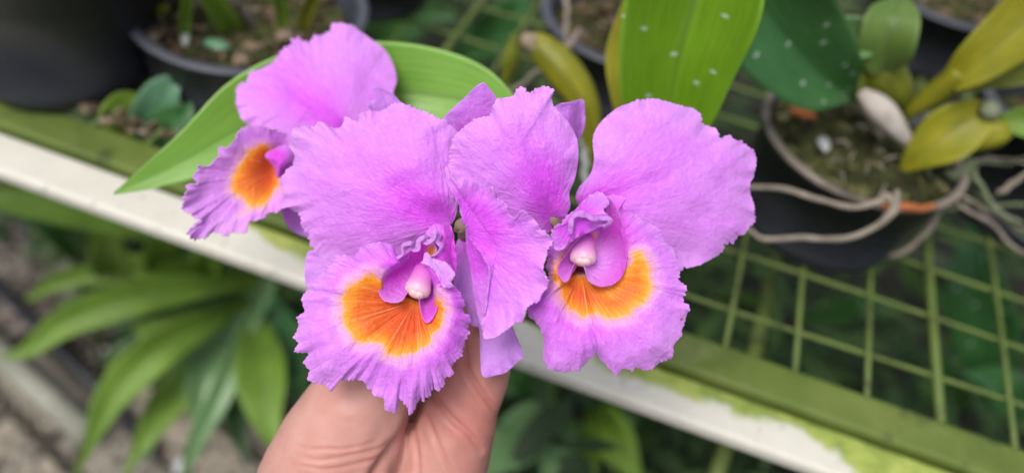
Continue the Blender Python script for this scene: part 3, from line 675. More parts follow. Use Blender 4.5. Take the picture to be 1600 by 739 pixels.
# growth of algae: thick on the inner edge, and spreading across the whole face further along
moss = .13+.50*np.clip((ac+.0435)/.013, -1, 1)
moss += .75*np.clip((ms+.02)/.06, 0, 1)+.42*np.clip((ms+.28)/.14, 0, 1)+.5*np.exp(-((ms+.36)/.05)**2)-.22*np.clip((-.42-ms)/.08, 0, 1)
mesh_obj('rail', V, fc, M_RAIL, bench, attrs=dict(moss=moss, across=ac), smooth=False)
V, fc, ac, ms = bar('frame_bar', rrect(-.0295, .0, -.02, .004, .0035), M_BARM)
mesh_obj('frame_bar', V, fc, M_BARM, bench, smooth=False)
V, fc, ac, ms = bar('frame_bar', rrect(-.034, -.028, -.03, -.008, .0025), M_BARM); mesh_obj('frame_bar', V, fc, M_BARM, bench, smooth=False)
wm = MB(); rw = .0019
for k in range(-33, 16):
    u = .047*k+.0005*math.sin(k*5.3); n = 14
    vv = np.linspace(-.003, 1.0, n); wm.tube([B(u+.0015*math.sin(k*3+v*11), v, .0045) for v in vv], rw if k % 9 != 1 else rw*1.7, 7)
for k in range(0, 19):
    v = .036+.0535*k
    uu = np.linspace(L0, L1, 60); wm.tube([B(u, v+.0018*math.sin(k*2+u*9), .0045-2*rw+.0012*math.sin(u*13+k)) for u in uu], rw*.95, 7)
wm.build('wire_mesh', M_WIRE, bench)
for (u, v) in ((-1.5, -.05), (.7, -.05), (-1.5, .95), (.7, .95)):
    l = MB().box(Br, (u-.018, v-.012, -BZ), (u+.018, v+.024, -.036)); l.build('leg', M_BARM, bench, smooth=False)
cb = MB().box(Br, (-1.6, .99, -.03), (.75, 1.03, .002)); cb.build('frame_bar', M_BARM, bench, smooth=False)
# cross bearer under the mesh, seen below the rail at the bottom
V, Fc = tube(np.array([B(-.065, -.075, -.10), B(-.045, .10, -.10), B(.0, .9, -.10)]), .006, 8)
mesh_obj('brace', V, Fc, M_BARM, bench)

# ================================================================== POTS
def lathe(cbot, ctop, prof, seg=72):
    """prof: (t along axis 0..1, radius)"""
    cb_, ct = np.array(cbot), np.array(ctop); V = []
    for (t, r) in prof:
        c = cb_+(ct-cb_)*t
        for k in range(seg): a = 2*math.pi*k/seg; V.append(c+r*(math.cos(a)*E1+math.sin(a)*E2))
    n = len(prof); idx = np.arange(n*seg).reshape(n, seg); a = idx[:-1]; b = idx[1:]
    fc = [tuple(f) for f in np.stack([a, np.roll(a, -1, 1), np.roll(b, -1, 1), b], -1).reshape(-1, 4)]
    return np.array(V), fc, idx
def chunk(c, s, rg):
    """irregular lump"""
    ph = (1+5**.5)/2
    V = np.array([(-1, ph, 0), (1, ph, 0), (-1, -ph, 0), (1, -ph, 0), (0, -1, ph), (0, 1, ph), (0, -1, -ph), (0, 1, -ph), (ph, 0, -1), (ph, 0, 1), (-ph, 0, -1), (-ph, 0, 1)], float)/1.9
    Fc = [(0, 11, 5), (0, 5, 1), (0, 1, 7), (0, 7, 10), (0, 10, 11), (1, 5, 9), (5, 11, 4), (11, 10, 2), (10, 7, 6), (7, 1, 8), (3, 9, 4), (3, 4, 2), (3, 2, 6), (3, 6, 8), (3, 8, 9), (4, 9, 5), (2, 4, 11), (6, 2, 10), (8, 6, 7), (9, 8, 1)]
    V = V*rg.uniform(.7, 1.3, (12, 1))*np.array([1, rg.uniform(.5, 1), rg.uniform(.3, .7)])*s
    a, b = rg.uniform(0, 6.28, 2); ca, sa, cbb, sbb = math.cos(a), math.sin(a), math.cos(b)*.9, math.sin(b)*.4
    Rz = np.array([[ca, -sa, 0], [sa, ca, 0], [0, 0, 1]]); Rx = np.array([[1, 0, 0], [0, cbb, -sbb], [0, sbb, cbb]])
    return V@Rx.T@Rz.T+c, Fc
def pot(base, rim, h, rb, rr, label, rimmat=M_RIM, fill=.82, seed=0, mixmat=M_MOSS, n=130, rw=.0035):
    p = mk_empty('plant_pot', B(base[0], base[1], .006), label, 'plant pot', 'black pots standing on the mesh bench')
    cb_ = B(base[0], base[1], .007); ct = B(rim[0], rim[1], h)
    V, fc, idx = lathe(cb_, ct, [(0, rb*.7), (0, rb*.97), (.03, rb), (.12, rb+(rr-rb)*.13), (.125, rb+(rr-rb)*.10), (.9, rb+(rr-rb)*.88), (.9, rr*.985), (.985, rr*.99), (.985, rr-.004), (.5, rb+(rr-rb)*.5-.003), (.04, rb-.003), (.04, rb*.3)])
    fc.append(tuple(idx[0][::-1])); mesh_obj('body', V, fc, M_POT, p)
    V, fc, idx = lathe(cb_, ct, [(.972, rr*.988), (.972, rr+rw), (.99, rr+rw*1.25), (1.012, rr+rw), (1.018, rr+.0005), (1.012, rr-.0035), (.972, rr-.0035), (.972, rr*.988)])
    mesh_obj('rim', V, fc, rimmat, p)
    cf = cb_+(ct-cb_)*fill; rf = rb+(rr-rb)*fill-.004
    rg = np.random.default_rng(seed+100); ns, nr = 64, 16; V = [cf]; 
    for i in range(1, nr+1):
        for k in range(ns):
            a = 2*math.pi*k/ns; r = rf*i/nr; z = .004*rg.uniform(-1, 1)+.006*(1-(i/nr)**2)
            V.append(cf+r*(math.cos(a)*E1+math.sin(a)*E2)+E3*z)
    fc = [(0, 1+k, 1+(k+1) % ns) for k in range(ns)]
    for i in range(nr-1):
        for k in range(ns): fc.append((1+i*ns+k, 1+(i+1)*ns+k, 1+(i+1)*ns+(k+1) % ns, 1+i*ns+(k+1) % ns))
    g = mesh_obj('potting_mix', V, fc, mixmat, p)
    cm = MB()
    for i in range(n):
        a = rg.uniform(0, 6.28); r = rf*.95*math.sqrt(rg.uniform()); c = cf+r*(math.cos(a)*E1+math.sin(a)*E2)+E3*rg.uniform(0, .008)
        cm.add(*chunk(c, rg.uniform(.003, .0085), rg))
    o = cm.build('bark_chips', M_BARK if seed % 2 == 0 else M_MOSSC, p, smooth=False); o['kind'] = 'stuff'
    return p, cf, rf
p6, cf6, rf6 = pot((-.045, .152), (-.040, .158), .083, .060, .072, 'black pot with a worn brown rim and pale roots across its front', rimmat=M_RIMW, seed=1, fill=.86, rw=.0015, n=200)
p2, cf2, rf2 = pot((-.505, .095), (-.50, .112), .064, .062, .085, 'black pot with a blue grey rim at top left behind the bright leaf', seed=2, fill=.72, n=220)
p1, cf1, rf1 = pot((-.625, .050), (-.615, .062), .13, .066, .084, 'plain black pot cut by the left edge of the photo at the top', seed=4)
p3, cf3, rf3 = pot((-.235, .235), (-.230, .245),   .070, .052, .070, 'black pot at top centre behind the yellow green pseudobulb', seed=6, fill=.7, n=120)
p4, cf4, rf4 = pot((.04, .46), (.045, .465), .075, .055, .072, 'black pot at the top edge between the rounded leaf and the long yellow leaf', seed=8)
p5, cf5, rf5 = pot((.115, .25), (.12, .255), .10, .06, .076, 'black pot cut by the right edge of the photo beside the yellow pseudobulb', seed=10, fill=.6)
p7, cf7, rf7 = pot((-.47, .262), (-.465, .272), .05, .05, .068, 'small black pot at the top edge just above the back left flower', seed=12)
# details in the right pot and on the left one
V, fc = chunk(np.array(W(1285, 250, .585)), .016, np.random.default_rng(5)); 
def rock(px, py, d, s, mat, name, label, cat, seed=0, grp=None):
    rg = np.random.default_rng(seed); V, fc = chunk(W(px, py, d), s, rg)
    o = mesh_obj(name, V, fc, mat, smooth=True); md = o.modifiers.new('s', 'SUBSURF'); md.levels = 2; md.render_levels = 2
    return tag(o, label, cat, grp)
def rim_arc(parent, c, r, a0, a1, w, mat, name):
    A = np.linspace(a0, a1, 24); P = [c+r*(math.cos(a)*E1+math.sin(a)*E2)+E3*.001*math.sin(a*20) for a in A]
    V, Fc = tube(P, w*np.sin(np.linspace(.25, math.pi-.25, 24))**.5, 8); return mesh_obj(name, V, Fc, mat, parent)
tw = MB(); rgt = np.random.default_rng(44)
for q in range(18):
    a, r_ = rgt.uniform(0, 6.28), rf6*.85*rgt.uniform(.1, 1); c0 = cf6+r_*(math.cos(a)*E1+math.sin(a)*E2)+E3*.007
    d_ = rgt.normal(size=3)*np.array([1, 1, .25]); d_ *= rgt.uniform(.003, .008)/np.linalg.norm(d_)
    tw.tube([c0-d_, c0+E3*rgt.uniform(0, .004), c0+d_], rgt.uniform(.0005, .0010), 6)
o = tw.build('dry_fibres', M_ROOT, p6); o['kind'] = 'stuff'
rim_arc(p6, B(-.040, .158, .0842), .0718, math.radians(-84), math.radians(-50), .003, M_ORG, 'rim_patch')

def surf_pt(px, py, z):  # point at pixel lying at height z over the bench
    return onz(px, py, BZ+z)
rock(0, 0, 1, 1, M_STONE, 'tmp', None, None) if False else None
def rock_on(px, py, z, s, mat, name, label, cat, seed=0, grp=None):
    P = surf_pt(px, py, z); rg = np.random.default_rng(seed); V, fc = chunk(P, s, rg)
    o = mesh_obj(name, V, fc, mat); md = o.modifiers.new('s', 'SUBSURF'); md.levels = 2; md.render_levels = 2
    return tag(o, label, cat, grp)
rock_on(1288, 226, .08, .011, M_STONE, 'stone', 'pale grey stone on the moss inside the pot with the worn rim', 'stone', 3)
rock_on(1255, 178, .083, .012, M_ORG, 'bark_piece', 'reddish bark piece at the left inner rim of the right pot', 'bark', 4)
rock_on(290, 58, .055, .016, M_STONE, 'stone', 'grey white stone lying in the pot with the blue grey rim', 'stone', 6)
rock_on(340, 72, .055, .013, ML_TEAL, 'moss_cushion', 'pale teal moss cushion beside the stone in the blue grey rimmed pot', 'moss', 7)
for i, (x, y) in enumerate(((920, 20), (945, 10), (960, 38), (938, 50))):
    rock_on(x, y, .062, .012, M_BARK, 'bark_piece', ['brown bark piece at left of the pale chips in the top centre pot', 'topmost brown bark piece in the top centre pot', 'rightmost brown bark piece in the top centre pot', 'lowest brown bark piece in the top centre pot'][i], 'bark', 30+i, 'bark pieces in the top centre pot')

# ================================================================== ORCHIDS IN THE POTS
def bulb(parent, pts, rad, mat, name='pseudobulb', label=None, squash=None):
    n = 40; P = catmull(np.array(pts), n); r = catmull(np.stack([np.asarray(rad, float)]*2, 1), n)[:, 0].clip(.0006)
    V, Fc = tube(P, r, 18)
    k = np.repeat(np.linspace(0, 1, n), 18)
    ang = np.tile(np.arange(18)/18*2*math.pi, n)
    C = np.repeat(P, 18, 0); V = C+(V-C)*(1+.07*np.cos(ang*6))[:, None]
    uv = np.stack([ang/(2*math.pi)*.8+.1, k*2], 1)
    o = mesh_obj(name, V, Fc, mat, parent, uv)
    if label: o['label'] = label
    return o
# plant in right pot
o6 = mk_empty('potted_orchid', surf_pt(1390, 215, .075), 'orchid in the worn rimmed pot with dark green leaf and yellow pseudobulbs', 'orchid plant', 'potted orchids on the bench')
leaf('leaf', o6, wl((1330, 155, .54), (1290, 120, .52), (1240, 65, .50), (1195, 10, .485), (1160, -50, .47)), [.004, .044, .062, .064, .050], ML_DARK, fold=.5, wave=.04, seed=3, nu=70, nv=22, label='broad dark green leaf with pale droplets')
leaf('leaf', o6, wl((1362, 62, .528), (1340, 60, .524), (1312, 57, .522), (1286, 52, .526)), [.018, .025, .026, .016], ML_PALE, fold=.6, seed=4)
leaf('leaf', o6, wl((1385, 112, .535), (1384, 92, .525), (1388, 60, .515), (1396, 28, .512), (1404, 0, .520)), [.012, .028, .034, .031, .012], ML_CURL, fold=.35, wave=.06, seed=5, label='small rounded curled green leaf')
bulb(o6, wl((1410, 170, .57), (1388, 130, .555), (1370, 95, .545), (1352, 75, .54)), [.010, .015, .013, .006], ML_OLIVE)
bulb(o6, wl((1335, 150, .56), (1325, 120, .55), (1322, 95, .545)), [.008, .012, .007], ML_OLIVE)
bulb(o6, wl((1352, 82, .535), (1372, 85, .53), (1362, 70, .533)), [.003, .006, .002], ML_YEL)
bulb(o6, wl((1345, 145, .545), (1370, 168, .54), (1395, 195, .545), (1430, 235, .555)), [.004, .0085, .0075, .002], M_GLAU, 'sheath', 'dry whitish sheath')
bulb(o6, wl((1420, 178, .55), (1460, 148, .53), (1490, 122, .515), (1500, 112, .51)), [.004, .0072, .007, .006], ML_YEL)
leaf('leaf', o6, wl((1485, 128, .515), (1530, 95, .50), (1590, 45, .485), (1660, -20, .47)), [.014, .028, .036, .036], ML_YEL, fold=.5, seed=7, label='yellow green leaf')
leaf('leaf', o6, wl((1490, 140, .53), (1540, 118, .52), (1600, 98, .51), (1680, 70, .50)), [.006, .020, .028, .030], ML_OLIVE, fold=.4, seed=8)
leaf('leaf', o6, wl((1408, 268, .56), (1440, 240, .545), (1480, 212, .535), (1525, 186, .53), (1556, 172, .53)), [.003, .022, .036, .027, .008], ML_YEL, fold=.45, wave=.08, seed=31, label='short yellow leaf')
bulb(o6, wl((1520, 215, .545), (1560, 205, .54), (1570, 200, .54)), [.010, .010, .004], ML_YEL)
leaf('leaf', o6, wl((1562, 190, .535), (1600, 190, .53), (1660, 200, .52)), [.010, .020, .020], ML_MID, fold=.3, seed=9)
bulb(o6, wl((1532, 168, .525), (1545, 172, .525), (1552, 185, .528)), [.004, .007, .004], M_ROOTG, 'node')
def root(parent, pts, r, mat=M_ROOT, name='root', n=60, seed=0):
    P = catmull(np.array(pts), n); rg = np.random.default_rng(seed)
    P = P+np.stack([noise1(np.arange(n), 7, seed*3+k+500) for k in range(3)], 1)*.0011; rr = np.interp(np.linspace(0, 1, n), np.linspace(0, 1, len(r)), r)*(1+.14*noise1(np.arange(n), 4, seed+700))
    V, Fc = tube(P, rr, 9); return mesh_obj(name, V, Fc, mat, parent)
root(o6, wl((1395, 318, .500), (1385, 305, .502), (1370, 318, .500), (1330, 326, .500), (1280, 312, .505), (1225, 296, .515), (1165, 294, .525)), [.002, .0024, .002, .0017, .0018, .0015], seed=1)
root(o6, wl((1402, 300, .505), (1398, 325, .498), (1372, 352, .500), (1320, 370, .51), (1260, 372, .52), (1195, 372, .53), (1165, 355, .53)), [.0022, .003, .002, .0018, .0018, .0015], seed=2)
root(o6, wl((1500, 245, .56), (1490, 300, .56), (1462, 330, .565), (1440, 370, .575), (1400, 398, .585), (1350, 402, .60)), [.002, .0025, .003, .0025, .0022, .0012], seed=3)
root(o6, wl((1505, 245, .56), (1535, 290, .56), (1552, 325, .565), (1600, 350, .57)), [.0022, .002, .0022, .0015], M_ROOTG, seed=4)
root(o6, wl((1460, 330, .57), (1520, 318, .575), (1600, 322, .57)), [.0018, .0016, .0014], M_ROOTG, seed=5)
root(o6, wl((1560, 300, .56), (1600, 275, .55), (1650, 255, .54)), [.0022, .002, .002], M_ROOT, seed=6)
root(o6, wl((1240, 400, .60), (1290, 408, .585), (1340, 412, .585), (1358, 398, .59)), [.002, .003, .003, .0015], M_ROOTG, seed=7)
root(o6, wl((1520, 250, .56), (1500, 270, .56), (1478, 275, .56)), [.0045, .004, .002], M_ROOTG, seed=8)

rgx = np.random.default_rng(31)
for k in range(6):
    x, y = 1440+rgx.uniform(-30, 60), 270+rgx.uniform(-20, 60); pts = [(x, y, .56)]
    dx, dy = rgx.uniform(10, 45), rgx.uniform(-6, 30)
    for q in range(5):
        x += dx+rgx.uniform(-18, 18); y += dy+rgx.uniform(-18, 18); pts.append((x, y, .565+.004*q))
    root(o6, wl(*pts), [.0016, .0014, .0012, .0006], M_ROOTG if k % 2 else M_ROOT, seed=60+k)
# big fresh leaf at the top (plant of the top centre pot)
o3 = mk_empty('potted_orchid', surf_pt(900, 40, .05), 'orchid with a tall fresh green leaf and cut olive pseudobulb at top centre', 'orchid plant', 'potted orchids on the bench')
leaf('leaf', o3, wl((1042, 245, .47), (1045, 175, .455), (1060, 90, .44), (1085, 0, .425), (1110, -90, .41)), [.010, .046, .062, .070, .062], ML_TOP, fold=.85, wave=.03, seed=10, nu=70, nv=26, label='tall fresh green leaf with water marks')
leaf('leaf', o3, wl((985, 235, .50), (975, 160, .49), (972, 90, .485), (985, 30, .48), (1000, -30, .475)), [.004, .014, .020, .016, .010], ML_YEL, fold=.5, seed=11)
bulb(o3, wl((945, 330, .60), (928, 230, .57), (915, 165, .555), (885, 115, .55), (850, 78, .55), (828, 62, .552)), [.004, .0065, .010, .0122, .0105, .006], ML_YEL, label='plump olive pseudobulb with a cut tip')
bulb(o3, wl((838, 72, .549), (826, 64, .547), (820, 55, .548)), [.0075, .0065, .003], M_TWIG, 'bulb_tip')
bulb(o3, wl((790, 130, .63), (800, 90, .62), (805, 55, .61)), [.004, .007, .003], ML_OLIVE)
root(o3, wl((790, 150, .62), (830, 120, .60), (880, 85, .59), (905, 45, .59)), [.0018, .002, .003, .0018], M_ROOT, seed=11)
root(o3, wl((885, -20, .60), (886, 30, .60), (884, 85, .60)), [.0022, .0022, .0015], M_ROOT, seed=12)
root(o3, wl((905, 200, .60), (912, 235, .57), (915, 290, .55)), [.003, .003, .002], M_STONE, 'stem', seed=13)
# plant in the left pot
o2 = mk_empty('potted_orchid', surf_pt(380, 40, .05), 'orchid with narrow olive stems in the blue grey rimmed pot at top left', 'orchid plant', 'potted orchids on the bench')
for k, (a, b, c, w) in enumerate((((380, 70, .62), (345, 20, .58), (300, -60, .54), .018), ((362, 60, .62), (330, 10, .59), (290, -50, .55), .009), ((448, 72, .62), (438, 10, .59), (430, -60, .55), .010), ((470, 60, .62), (485, 10, .59), (520, -60, .55), .010), ((290, 80, .60), (290, 30, .57), (300, -40, .53), .008), ((248, 55, .61), (240, 30, .59), (262, 8, .57), .007))):
    leaf('leaf', o2, wl(a, b, c), [w*.7, w, w*.8], ML_OLIVE if k % 2 else ML_MID, fold=.6, seed=20+k, nu=30, nv=10)
root(o2, wl((410, 60, .62), (390, 30, .60), (370, 5, .58), (345, -20, .56)), [.003, .004, .004, .003], M_ROOT, seed=15)
root(o2, wl((170, 130, .60), (155, 150, .61), (200, 80, .60), (205, 60, .60)), [.002, .002, .003, .002], M_ROOTG, seed=16)

# small plants and litter on the mesh at left
def small_leaf_plant(name, base, leaves, label, cat, grp=None, mat=ML_TEAL):
    p = mk_empty(name, base, label, cat, grp)
    for k, (pts, w, m) in enumerate(leaves): leaf('leaf', p, wl(*pts), [w*.25, w*.9, w, w*.6, .001], m or mat, fold=.3, seed=40+k, nu=34, nv=12)
    return p
small_leaf_plant('seedling', surf_pt(220, 215, .01), [([(215, 225, .60), (240, 180, .585), (262, 140, .575), (285, 125, .575)], .030, ML_TEAL), ([(215, 225, .60), (255, 200, .585), (285, 180, .58), (300, 160, .58)], .026, ML_DARK), ([(205, 220, .60), (195, 195, .595), (200, 165, .59), (225, 150, .59)], .034, ML_MID), ([(210, 225, .60), (180, 210, .595), (150, 205, .595)], .020, ML_MID)], 'small seedling with teal and green leaves on the mesh below the black pots at left', 'seedling')
litter = MB(); rg = np.random.default_rng(77)
for i in range(420):
    u, v = rg.uniform(-.74, -.50), rg.gamma(2, .012)
    litter.add(*chunk(B(u, v, .006+rg.uniform(0, .006)), rg.uniform(.002, .006), rg))
lt = litter.build('leaf_litter', M_BARK, smooth=False); tag(lt, 'brown and green crumbs of bark and moss lying on the bench mesh', 'litter', kind='stuff')

# ================================================================== BELOW THE BENCH
def gmat():
    m = NM('soil'); o = m.obj(); n = m.noise(o, 9, 8, .7); n2 = m.noise(o, 60, 5, .7)
    v = m.t.nodes.new('ShaderNodeTexVoronoi'); v.inputs['Scale'].default_value = 70; m.l(o, v.inputs['Vector'])
    c = m.ramp(m.math('ADD', m.math('MULTIPLY', n, .5), m.math('MULTIPLY', n2, .5)), [(.3, (.008, .008, .006)), (.5, (.02, .018, .012)), (.7, (.045, .038, .028))])  # near-black tones put the shade of bench and plants into the soil colour
    m.set(Base_Color=c, Roughness=.95); m.bump(m.math('ADD', n2, v.outputs['Distance']), 1, .01); return m.m
ground = mesh_obj('ground', [(-60, -60, 0), (60, -60, 0), (60, 60, 0), (-60, 60, 0)], [(0, 1, 2, 3)], gmat(), smooth=False, origin=np.zeros(3)); tag(ground, 'soil under the bench with its shade painted into the colour', kind='structure')
def pmat():
    m = NM('paving'); o = m.obj()
    mp = m.t.nodes.new('ShaderNodeMapping'); mp.inputs['Rotation'].default_value = (0, 0, .5); m.l(o, mp.inputs[0])
    b = m.t.nodes.new('ShaderNodeTexBrick'); b.inputs['Scale'].default_value = 2.3; b.inputs['Mortar Size'].default_value = .03; b.inputs['Mortar Smooth'].default_value = .3
    b.inputs['Color1'].default_value = (.42, .37, .30, 1); b.inputs['Color2'].default_value = (.32, .30, .26, 1); b.inputs['Mortar'].default_value = (.055, .05, .035, 1)
    b.offset = .5; m.l(mp.outputs[0], b.inputs[0])
    n = m.noise(o, 14, 6, .65)
    c = m.mix(.75, b.outputs[0], m.ramp(n, [(.3, (.30, .30, .30)), (.7, (1, .97, .9))]), 'MULTIPLY')
    m.set(Base_Color=c, Roughness=.9); m.bump(m.math('ADD', n, m.math('MULTIPLY', b.outputs['Fac'], -1.2)), .8, .006); return m.m
pa_ = [onz(-400, 520, .004), onz(60, 520, .004), onz(150, 590, .004), onz(400, 640, .004), onz(480, 900, .004), onz(400, 1500, .004), onz(-700, 1500, .004)]
pav = mesh_obj('paving', pa_, [tuple(range(7))[::-1]], pmat(), smooth=False); tag(pav, 'worn beige and grey paving stones', kind='structure')
if pav.data.polygons[0].normal.z < 0: pav.data.flip_normals()
# gravelly mulch bed at left
gm = MB(); rg = np.random.default_rng(8)
for i in range(2600):
    px, py = rg.uniform(-60, 260), rg.uniform(320, 520); P = onz(px, py, .01)
    gm.add(*chunk(P+E3*rg.uniform(0, .02), rg.uniform(.006, .02), rg))
for i in range(900):
    px, py = rg.uniform(-60, 520), rg.uniform(480, 760); P = onz(px, py, .008)
    gm.add(*chunk(P, rg.uniform(.003, .010), rg))
M_GRAV = simple_mat('mulch', [(.2, (.05, .04, .03)), (.5, (.16, .135, .11)), (.8, (.32, .29, .26))], 30, .9, .8, .003, island=True)
o = gm.build('mulch', M_GRAV, smooth=False); tag(o, 'grey brown mulch and gravel on the ground left of the plants', 'mulch', kind='stuff')
# pipes lower left
def pipe(a, b, r, label, name='pipe', mat=M_METAL):
    V, Fc = tube(np.array([a, a+(b-a)*.5, b]), r, 20); o = mesh_obj(name, V, Fc, mat); return tag(o, label, 'pipe', 'pipes lying at the lower left')
pipe(onz(-60, 500, .05), onz(140, 680, .05), .022, 'pale grey green pipe lying over the paving at the lower left')
pipe(onz(-20, 430, .06), onz(240, 700, .03), .009, 'thin dark pipe lying above the pale pipe at the lower left', mat=M_POT)
rockw = tag(mesh_obj('pebble', *chunk(onz(282, 727, .02), .022, np.random.default_rng(3)), M_WHITE), 'small round white pebble between the leaves at the bottom left', 'pebble')
md = rockw.modifiers.new('s', 'SUBSURF'); md.levels = 2; md.render_levels = 2

GL = 'broad leaved plants growing under the bench'
def under_plant(base, leaves, label):
    p = mk_empty('broad_leaf_plant', base, label, 'plant', GL)
    for k, (pts, w, m) in enumerate(leaves):
        leaf('leaf', p, wl(*pts), [w*.22, w*.55, w*.85, w*.92, w*.68, w*.3, .002], m, fold=.35, wave=.10, seed=60+k, nu=54, nv=14, solid=.001, twist=.25*math.sin(k*2.1))
    return p
bp = onz(405, 430, 0)
ul = under_plant(bp, [
    ([(405, 440, 1.15), (320, 448, 1.05), (220, 465, 1.0), (110, 500, .98), (40, 548, .97), (-5, 560, .96)], .047, ML_MID),
    ([(390, 470, 1.15), (330, 500, 1.05), (250, 545, 1.0), (180, 610, .98), (145, 680, .97), (115, 750, .96)], .052, ML_MID),
    ([(370, 520, 1.15), (320, 570, 1.08), (270, 620, 1.05), (230, 680, 1.02), (190, 750, 1.0)], .056, ML_MID),
    ([(390, 465, 1.18), (350, 520, 1.1), (325, 570, 1.06), (312, 640, 1.04), (318, 700, 1.02)], .056, ML_PALE),
    ([(385, 480, 1.18), (345, 540, 1.12), (335, 600, 1.1), (330, 680, 1.09)], .045, ML_DARK),
    ([(395, 480, 1.12), (405, 540, 1.04), (410, 600, 1.0), (420, 660, .98), (450, 735, .96)], .068, ML_MID),
    ([(380, 450, 1.2), (320, 450, 1.14), (240, 470, 1.1), (170, 485, 1.1)], .045, ML_DEEP),
    ([(390, 440, 1.25), (300, 475, 1.18), (210, 520, 1.14), (150, 570, 1.12)], .040, ML_DEEP)],
    'broad leaved green plant fanning out at the lower left below the white rail')
for k, (pts, w, m_) in enumerate([
    ([(400, 430, 1.2), (340, 430, 1.12), (280, 428, 1.08), (215, 415, 1.05), (140, 390, 1.04)], .042, ML_MID),
    ([(430, 440, 1.1), (385, 520, 1.06), (350, 600, 1.03), (305, 690, 1.01), (280, 760, 1.0)], .034, ML_PALE),
    ([(410, 430, 1.16), (300, 425, 1.1), (180, 425, 1.06), (90, 440, 1.05), (40, 470, 1.05)], .034, ML_MID),
    ([(190, 470, 1.12), (172, 420, 1.06), (158, 370, 1.03), (150, 335, 1.02)], .046, ML_MID),
    ([(262, 460, 1.12), (255, 410, 1.08), (245, 370, 1.05)], .046, ML_MID),
    ([(330, 440, 1.12), (322, 400, 1.08), (312, 370, 1.06)], .040, ML_MID),
    ([(380, 500, 1.22), (300, 560, 1.18), (250, 640, 1.16), (225, 720, 1.14)], .038, ML_DARK),
    ([(400, 500, 1.2), (385, 580, 1.14), (370, 650, 1.12), (385, 730, 1.1)], .040, ML_DEEP),
    ([(420, 460, 1.14), (450, 520, 1.08), (462, 590, 1.05), (480, 650, 1.04)], .045, ML_DARK),
    ([(395, 445, 1.2), (350, 490, 1.16), (280, 505, 1.15), (205, 530, 1.14), (165, 580, 1.14)], .034, ML_MID),
    ([(360, 400, 1.2), (300, 390, 1.14), (230, 400, 1.1), (180, 430, 1.08)], .040, ML_DEEP),
    ([(420, 420, 1.2), (380, 400, 1.12), (320, 400, 1.1)], .035, ML_DARK)]):
    leaf('leaf', ul, wl(*pts), [w*.22, w*.6, w*.9, w*.9, w*.6, .002], m_, fold=.4, wave=.12, seed=90+k, nu=44, nv=12, solid=.001, twist=.4*math.sin(k*1.3))
ul2 = under_plant(onz(300, 340, 0), [
    ([(330, 380, .98), (230, 350, .88), (120, 322, .84), (20, 312, .82), (-40, 300, .82)], .050, ML_MID),
    ([(180, 460, 1.15), (175, 420, 1.05), (168, 380, .98), (165, 350, .95)], .050, ML_MID),
    ([(262, 445, 1.15), (256, 410, 1.08), (248, 375, 1.02), (240, 350, 1.0)], .055, ML_MID),
    ([(320, 430, 1.15), (330, 395, 1.08), (340, 360, 1.02)], .05, ML_DEEP),
    ([(120, 300, .9), (60, 280, .84), (0, 275, .80), (-40, 270, .8)], .022, ML_YEL),
    ([(140, 430, 1.1), (110, 380, 1.0), (60, 345, .95), (10, 340, .93)], .035, ML_DEEP)],
    'dark leaved plant just below the white rail at the left edge')
uc = under_plant(onz(890, 640, 0), [
    ([(895, 650, 1.0), (850, 655, .92), (805, 690, .88), (760, 725, .86), (715, 770, .85)], .062, ML_PALE),
    ([(905, 655, 1.0), (880, 680, .93), (862, 715, .9), (850, 770, .88)], .050, ML_PALE),
    ([(910, 650, 1.02), (945, 670, .95), (975, 710, .92), (1010, 770, .9)], .058, ML_MID),
    ([(915, 660, 1.05), (920, 700, .98), (930, 770, .95)], .03, ML_MID),
    ([(890, 640, 1.05), (840, 610, .98), (800, 600, .95), (780, 620, .95)], .045, ML_DEEP),
    ([(900, 640, 1.05), (950, 640, 1.0), (1000, 660, .98)], .04, ML_DEEP)],
    'pale green leaved plant below the rail at bottom centre, right of the hand')
V, Fc = tube(catmull(wl((898, 600, .95), (902, 660, 1.0), (898, 720, 1.06), (890, 800, 1.15)), 20), .008, 10); mesh_obj('stem', V, Fc, M_POT, uc)
ur = under_plant(onz(1540, 560, 0), [
    ([(1560, 640, 1.0), (1545, 560, .92), (1530, 480, .88), (1520, 400, .86), (1515, 340, .86)], .075, ML_DARK),
    ([(1500, 640, 1.0), (1480, 600, .95), (1470, 540, .92)], .05, ML_DEEP),
    ([(1585, 660, .98), (1560, 600, .92), (1500, 580, .9)], .045, ML_DARK),
    ([(1250, 500, 1.0), (1310, 490, .95), (1350, 480, .92), (1390, 500, .92)], .035, ML_DEEP)],
    'deep green broad leaves seen through the mesh at the right edge')
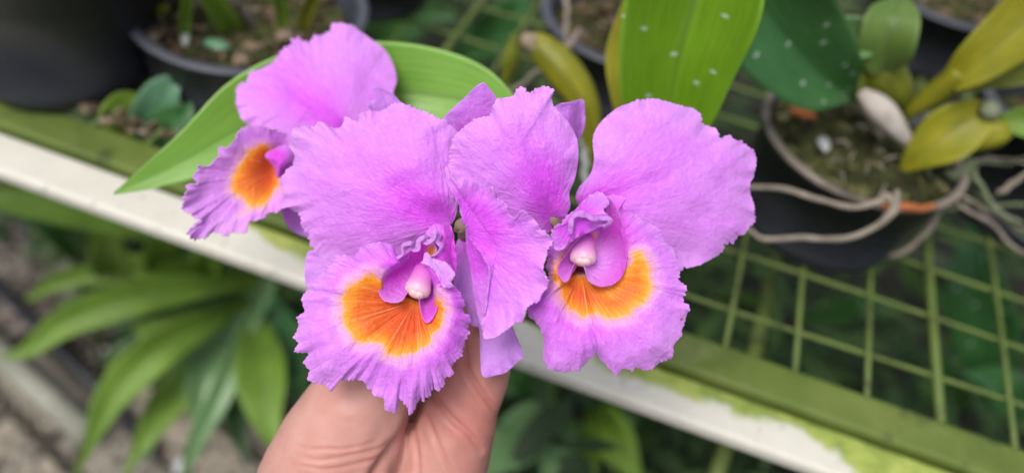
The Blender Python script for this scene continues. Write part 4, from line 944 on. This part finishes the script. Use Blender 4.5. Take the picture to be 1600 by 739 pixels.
um = under_plant(onz(650, 60, 0), [
    ([(560, 100, 1.2), (600, 50, 1.1), (660, 20, 1.05), (720, 30, 1.03)], .07, ML_DEEP),
    ([(700, 100, 1.2), (760, 60, 1.1), (800, 20, 1.05), (840, -20, 1.03)], .06, ML_DARK)],
    'deep green leaves seen through the mesh at top centre')
# thicket of small leaves under the bench
tm_ = MB(); rg = np.random.default_rng(17); VV = []; FF = []; nq = 0
def tiny(P, L, w, rg):
    d = rg.normal(size=3); d[2] = abs(d[2])*.4; d /= np.linalg.norm(d); s = np.cross(d, rg.normal(size=3)*.5+E3); s /= np.linalg.norm(s); n = np.cross(s, d)
    out = []
    for i, (t, ww) in enumerate(((0, .15), (.3, .8), (.6, 1), (.85, .6), (1, .04))):
        c = P+d*L*t-E3*L*.35*t*t
        out += [c-s*w*ww*.5+n*w*.12*ww, c, c+s*w*ww*.5+n*w*.12*ww]
    f = []
    for i in range(4):
        for j in range(2): f.append((i*3+j, i*3+j+1, i*3+j+4, i*3+j+3))
    return np.array(out), f
for i in range(5200):
    px, py = rg.uniform(-150, 1800), rg.uniform(-500, 900)
    if px < 520 and py > 330+.1*px: continue
    P = onz(px, py, rg.uniform(.05, .62)*(.6 if px < 500 else 1))
    V, f = tiny(P, rg.uniform(.05, .13), rg.uniform(.015, .035), rg); tm_.add(V, f)
for i in range(520):   # a few along the shaded edge under the rail at left
    px = rg.uniform(60, 500); py = 300+.36*px+rg.uniform(-20, 120)*(px > 130)
    V, f = tiny(onz(px, py, rg.uniform(.05, .25)), rg.uniform(.05, .11), rg.uniform(.015, .035), rg); tm_.add(V, f)
M_THK = simple_mat('undergrowth', [(.1, (.008, .018, .006)), (.45, (.02, .05, .012)), (.75, (.05, .10, .02)), (.92, (.09, .10, .05))], 5, .55, .3, .002, island=True)  # greens kept very dark, so the shade below the bench is painted in
o = tm_.build('undergrowth', M_THK); tag(o, 'tangled foliage growing under the mesh bench, shade painted into its greens', 'undergrowth', kind='stuff')

for o in bpy.data.objects:
    if '_o' in o: del o['_o']
# parts were built around their thing's origin; sub-parts share it
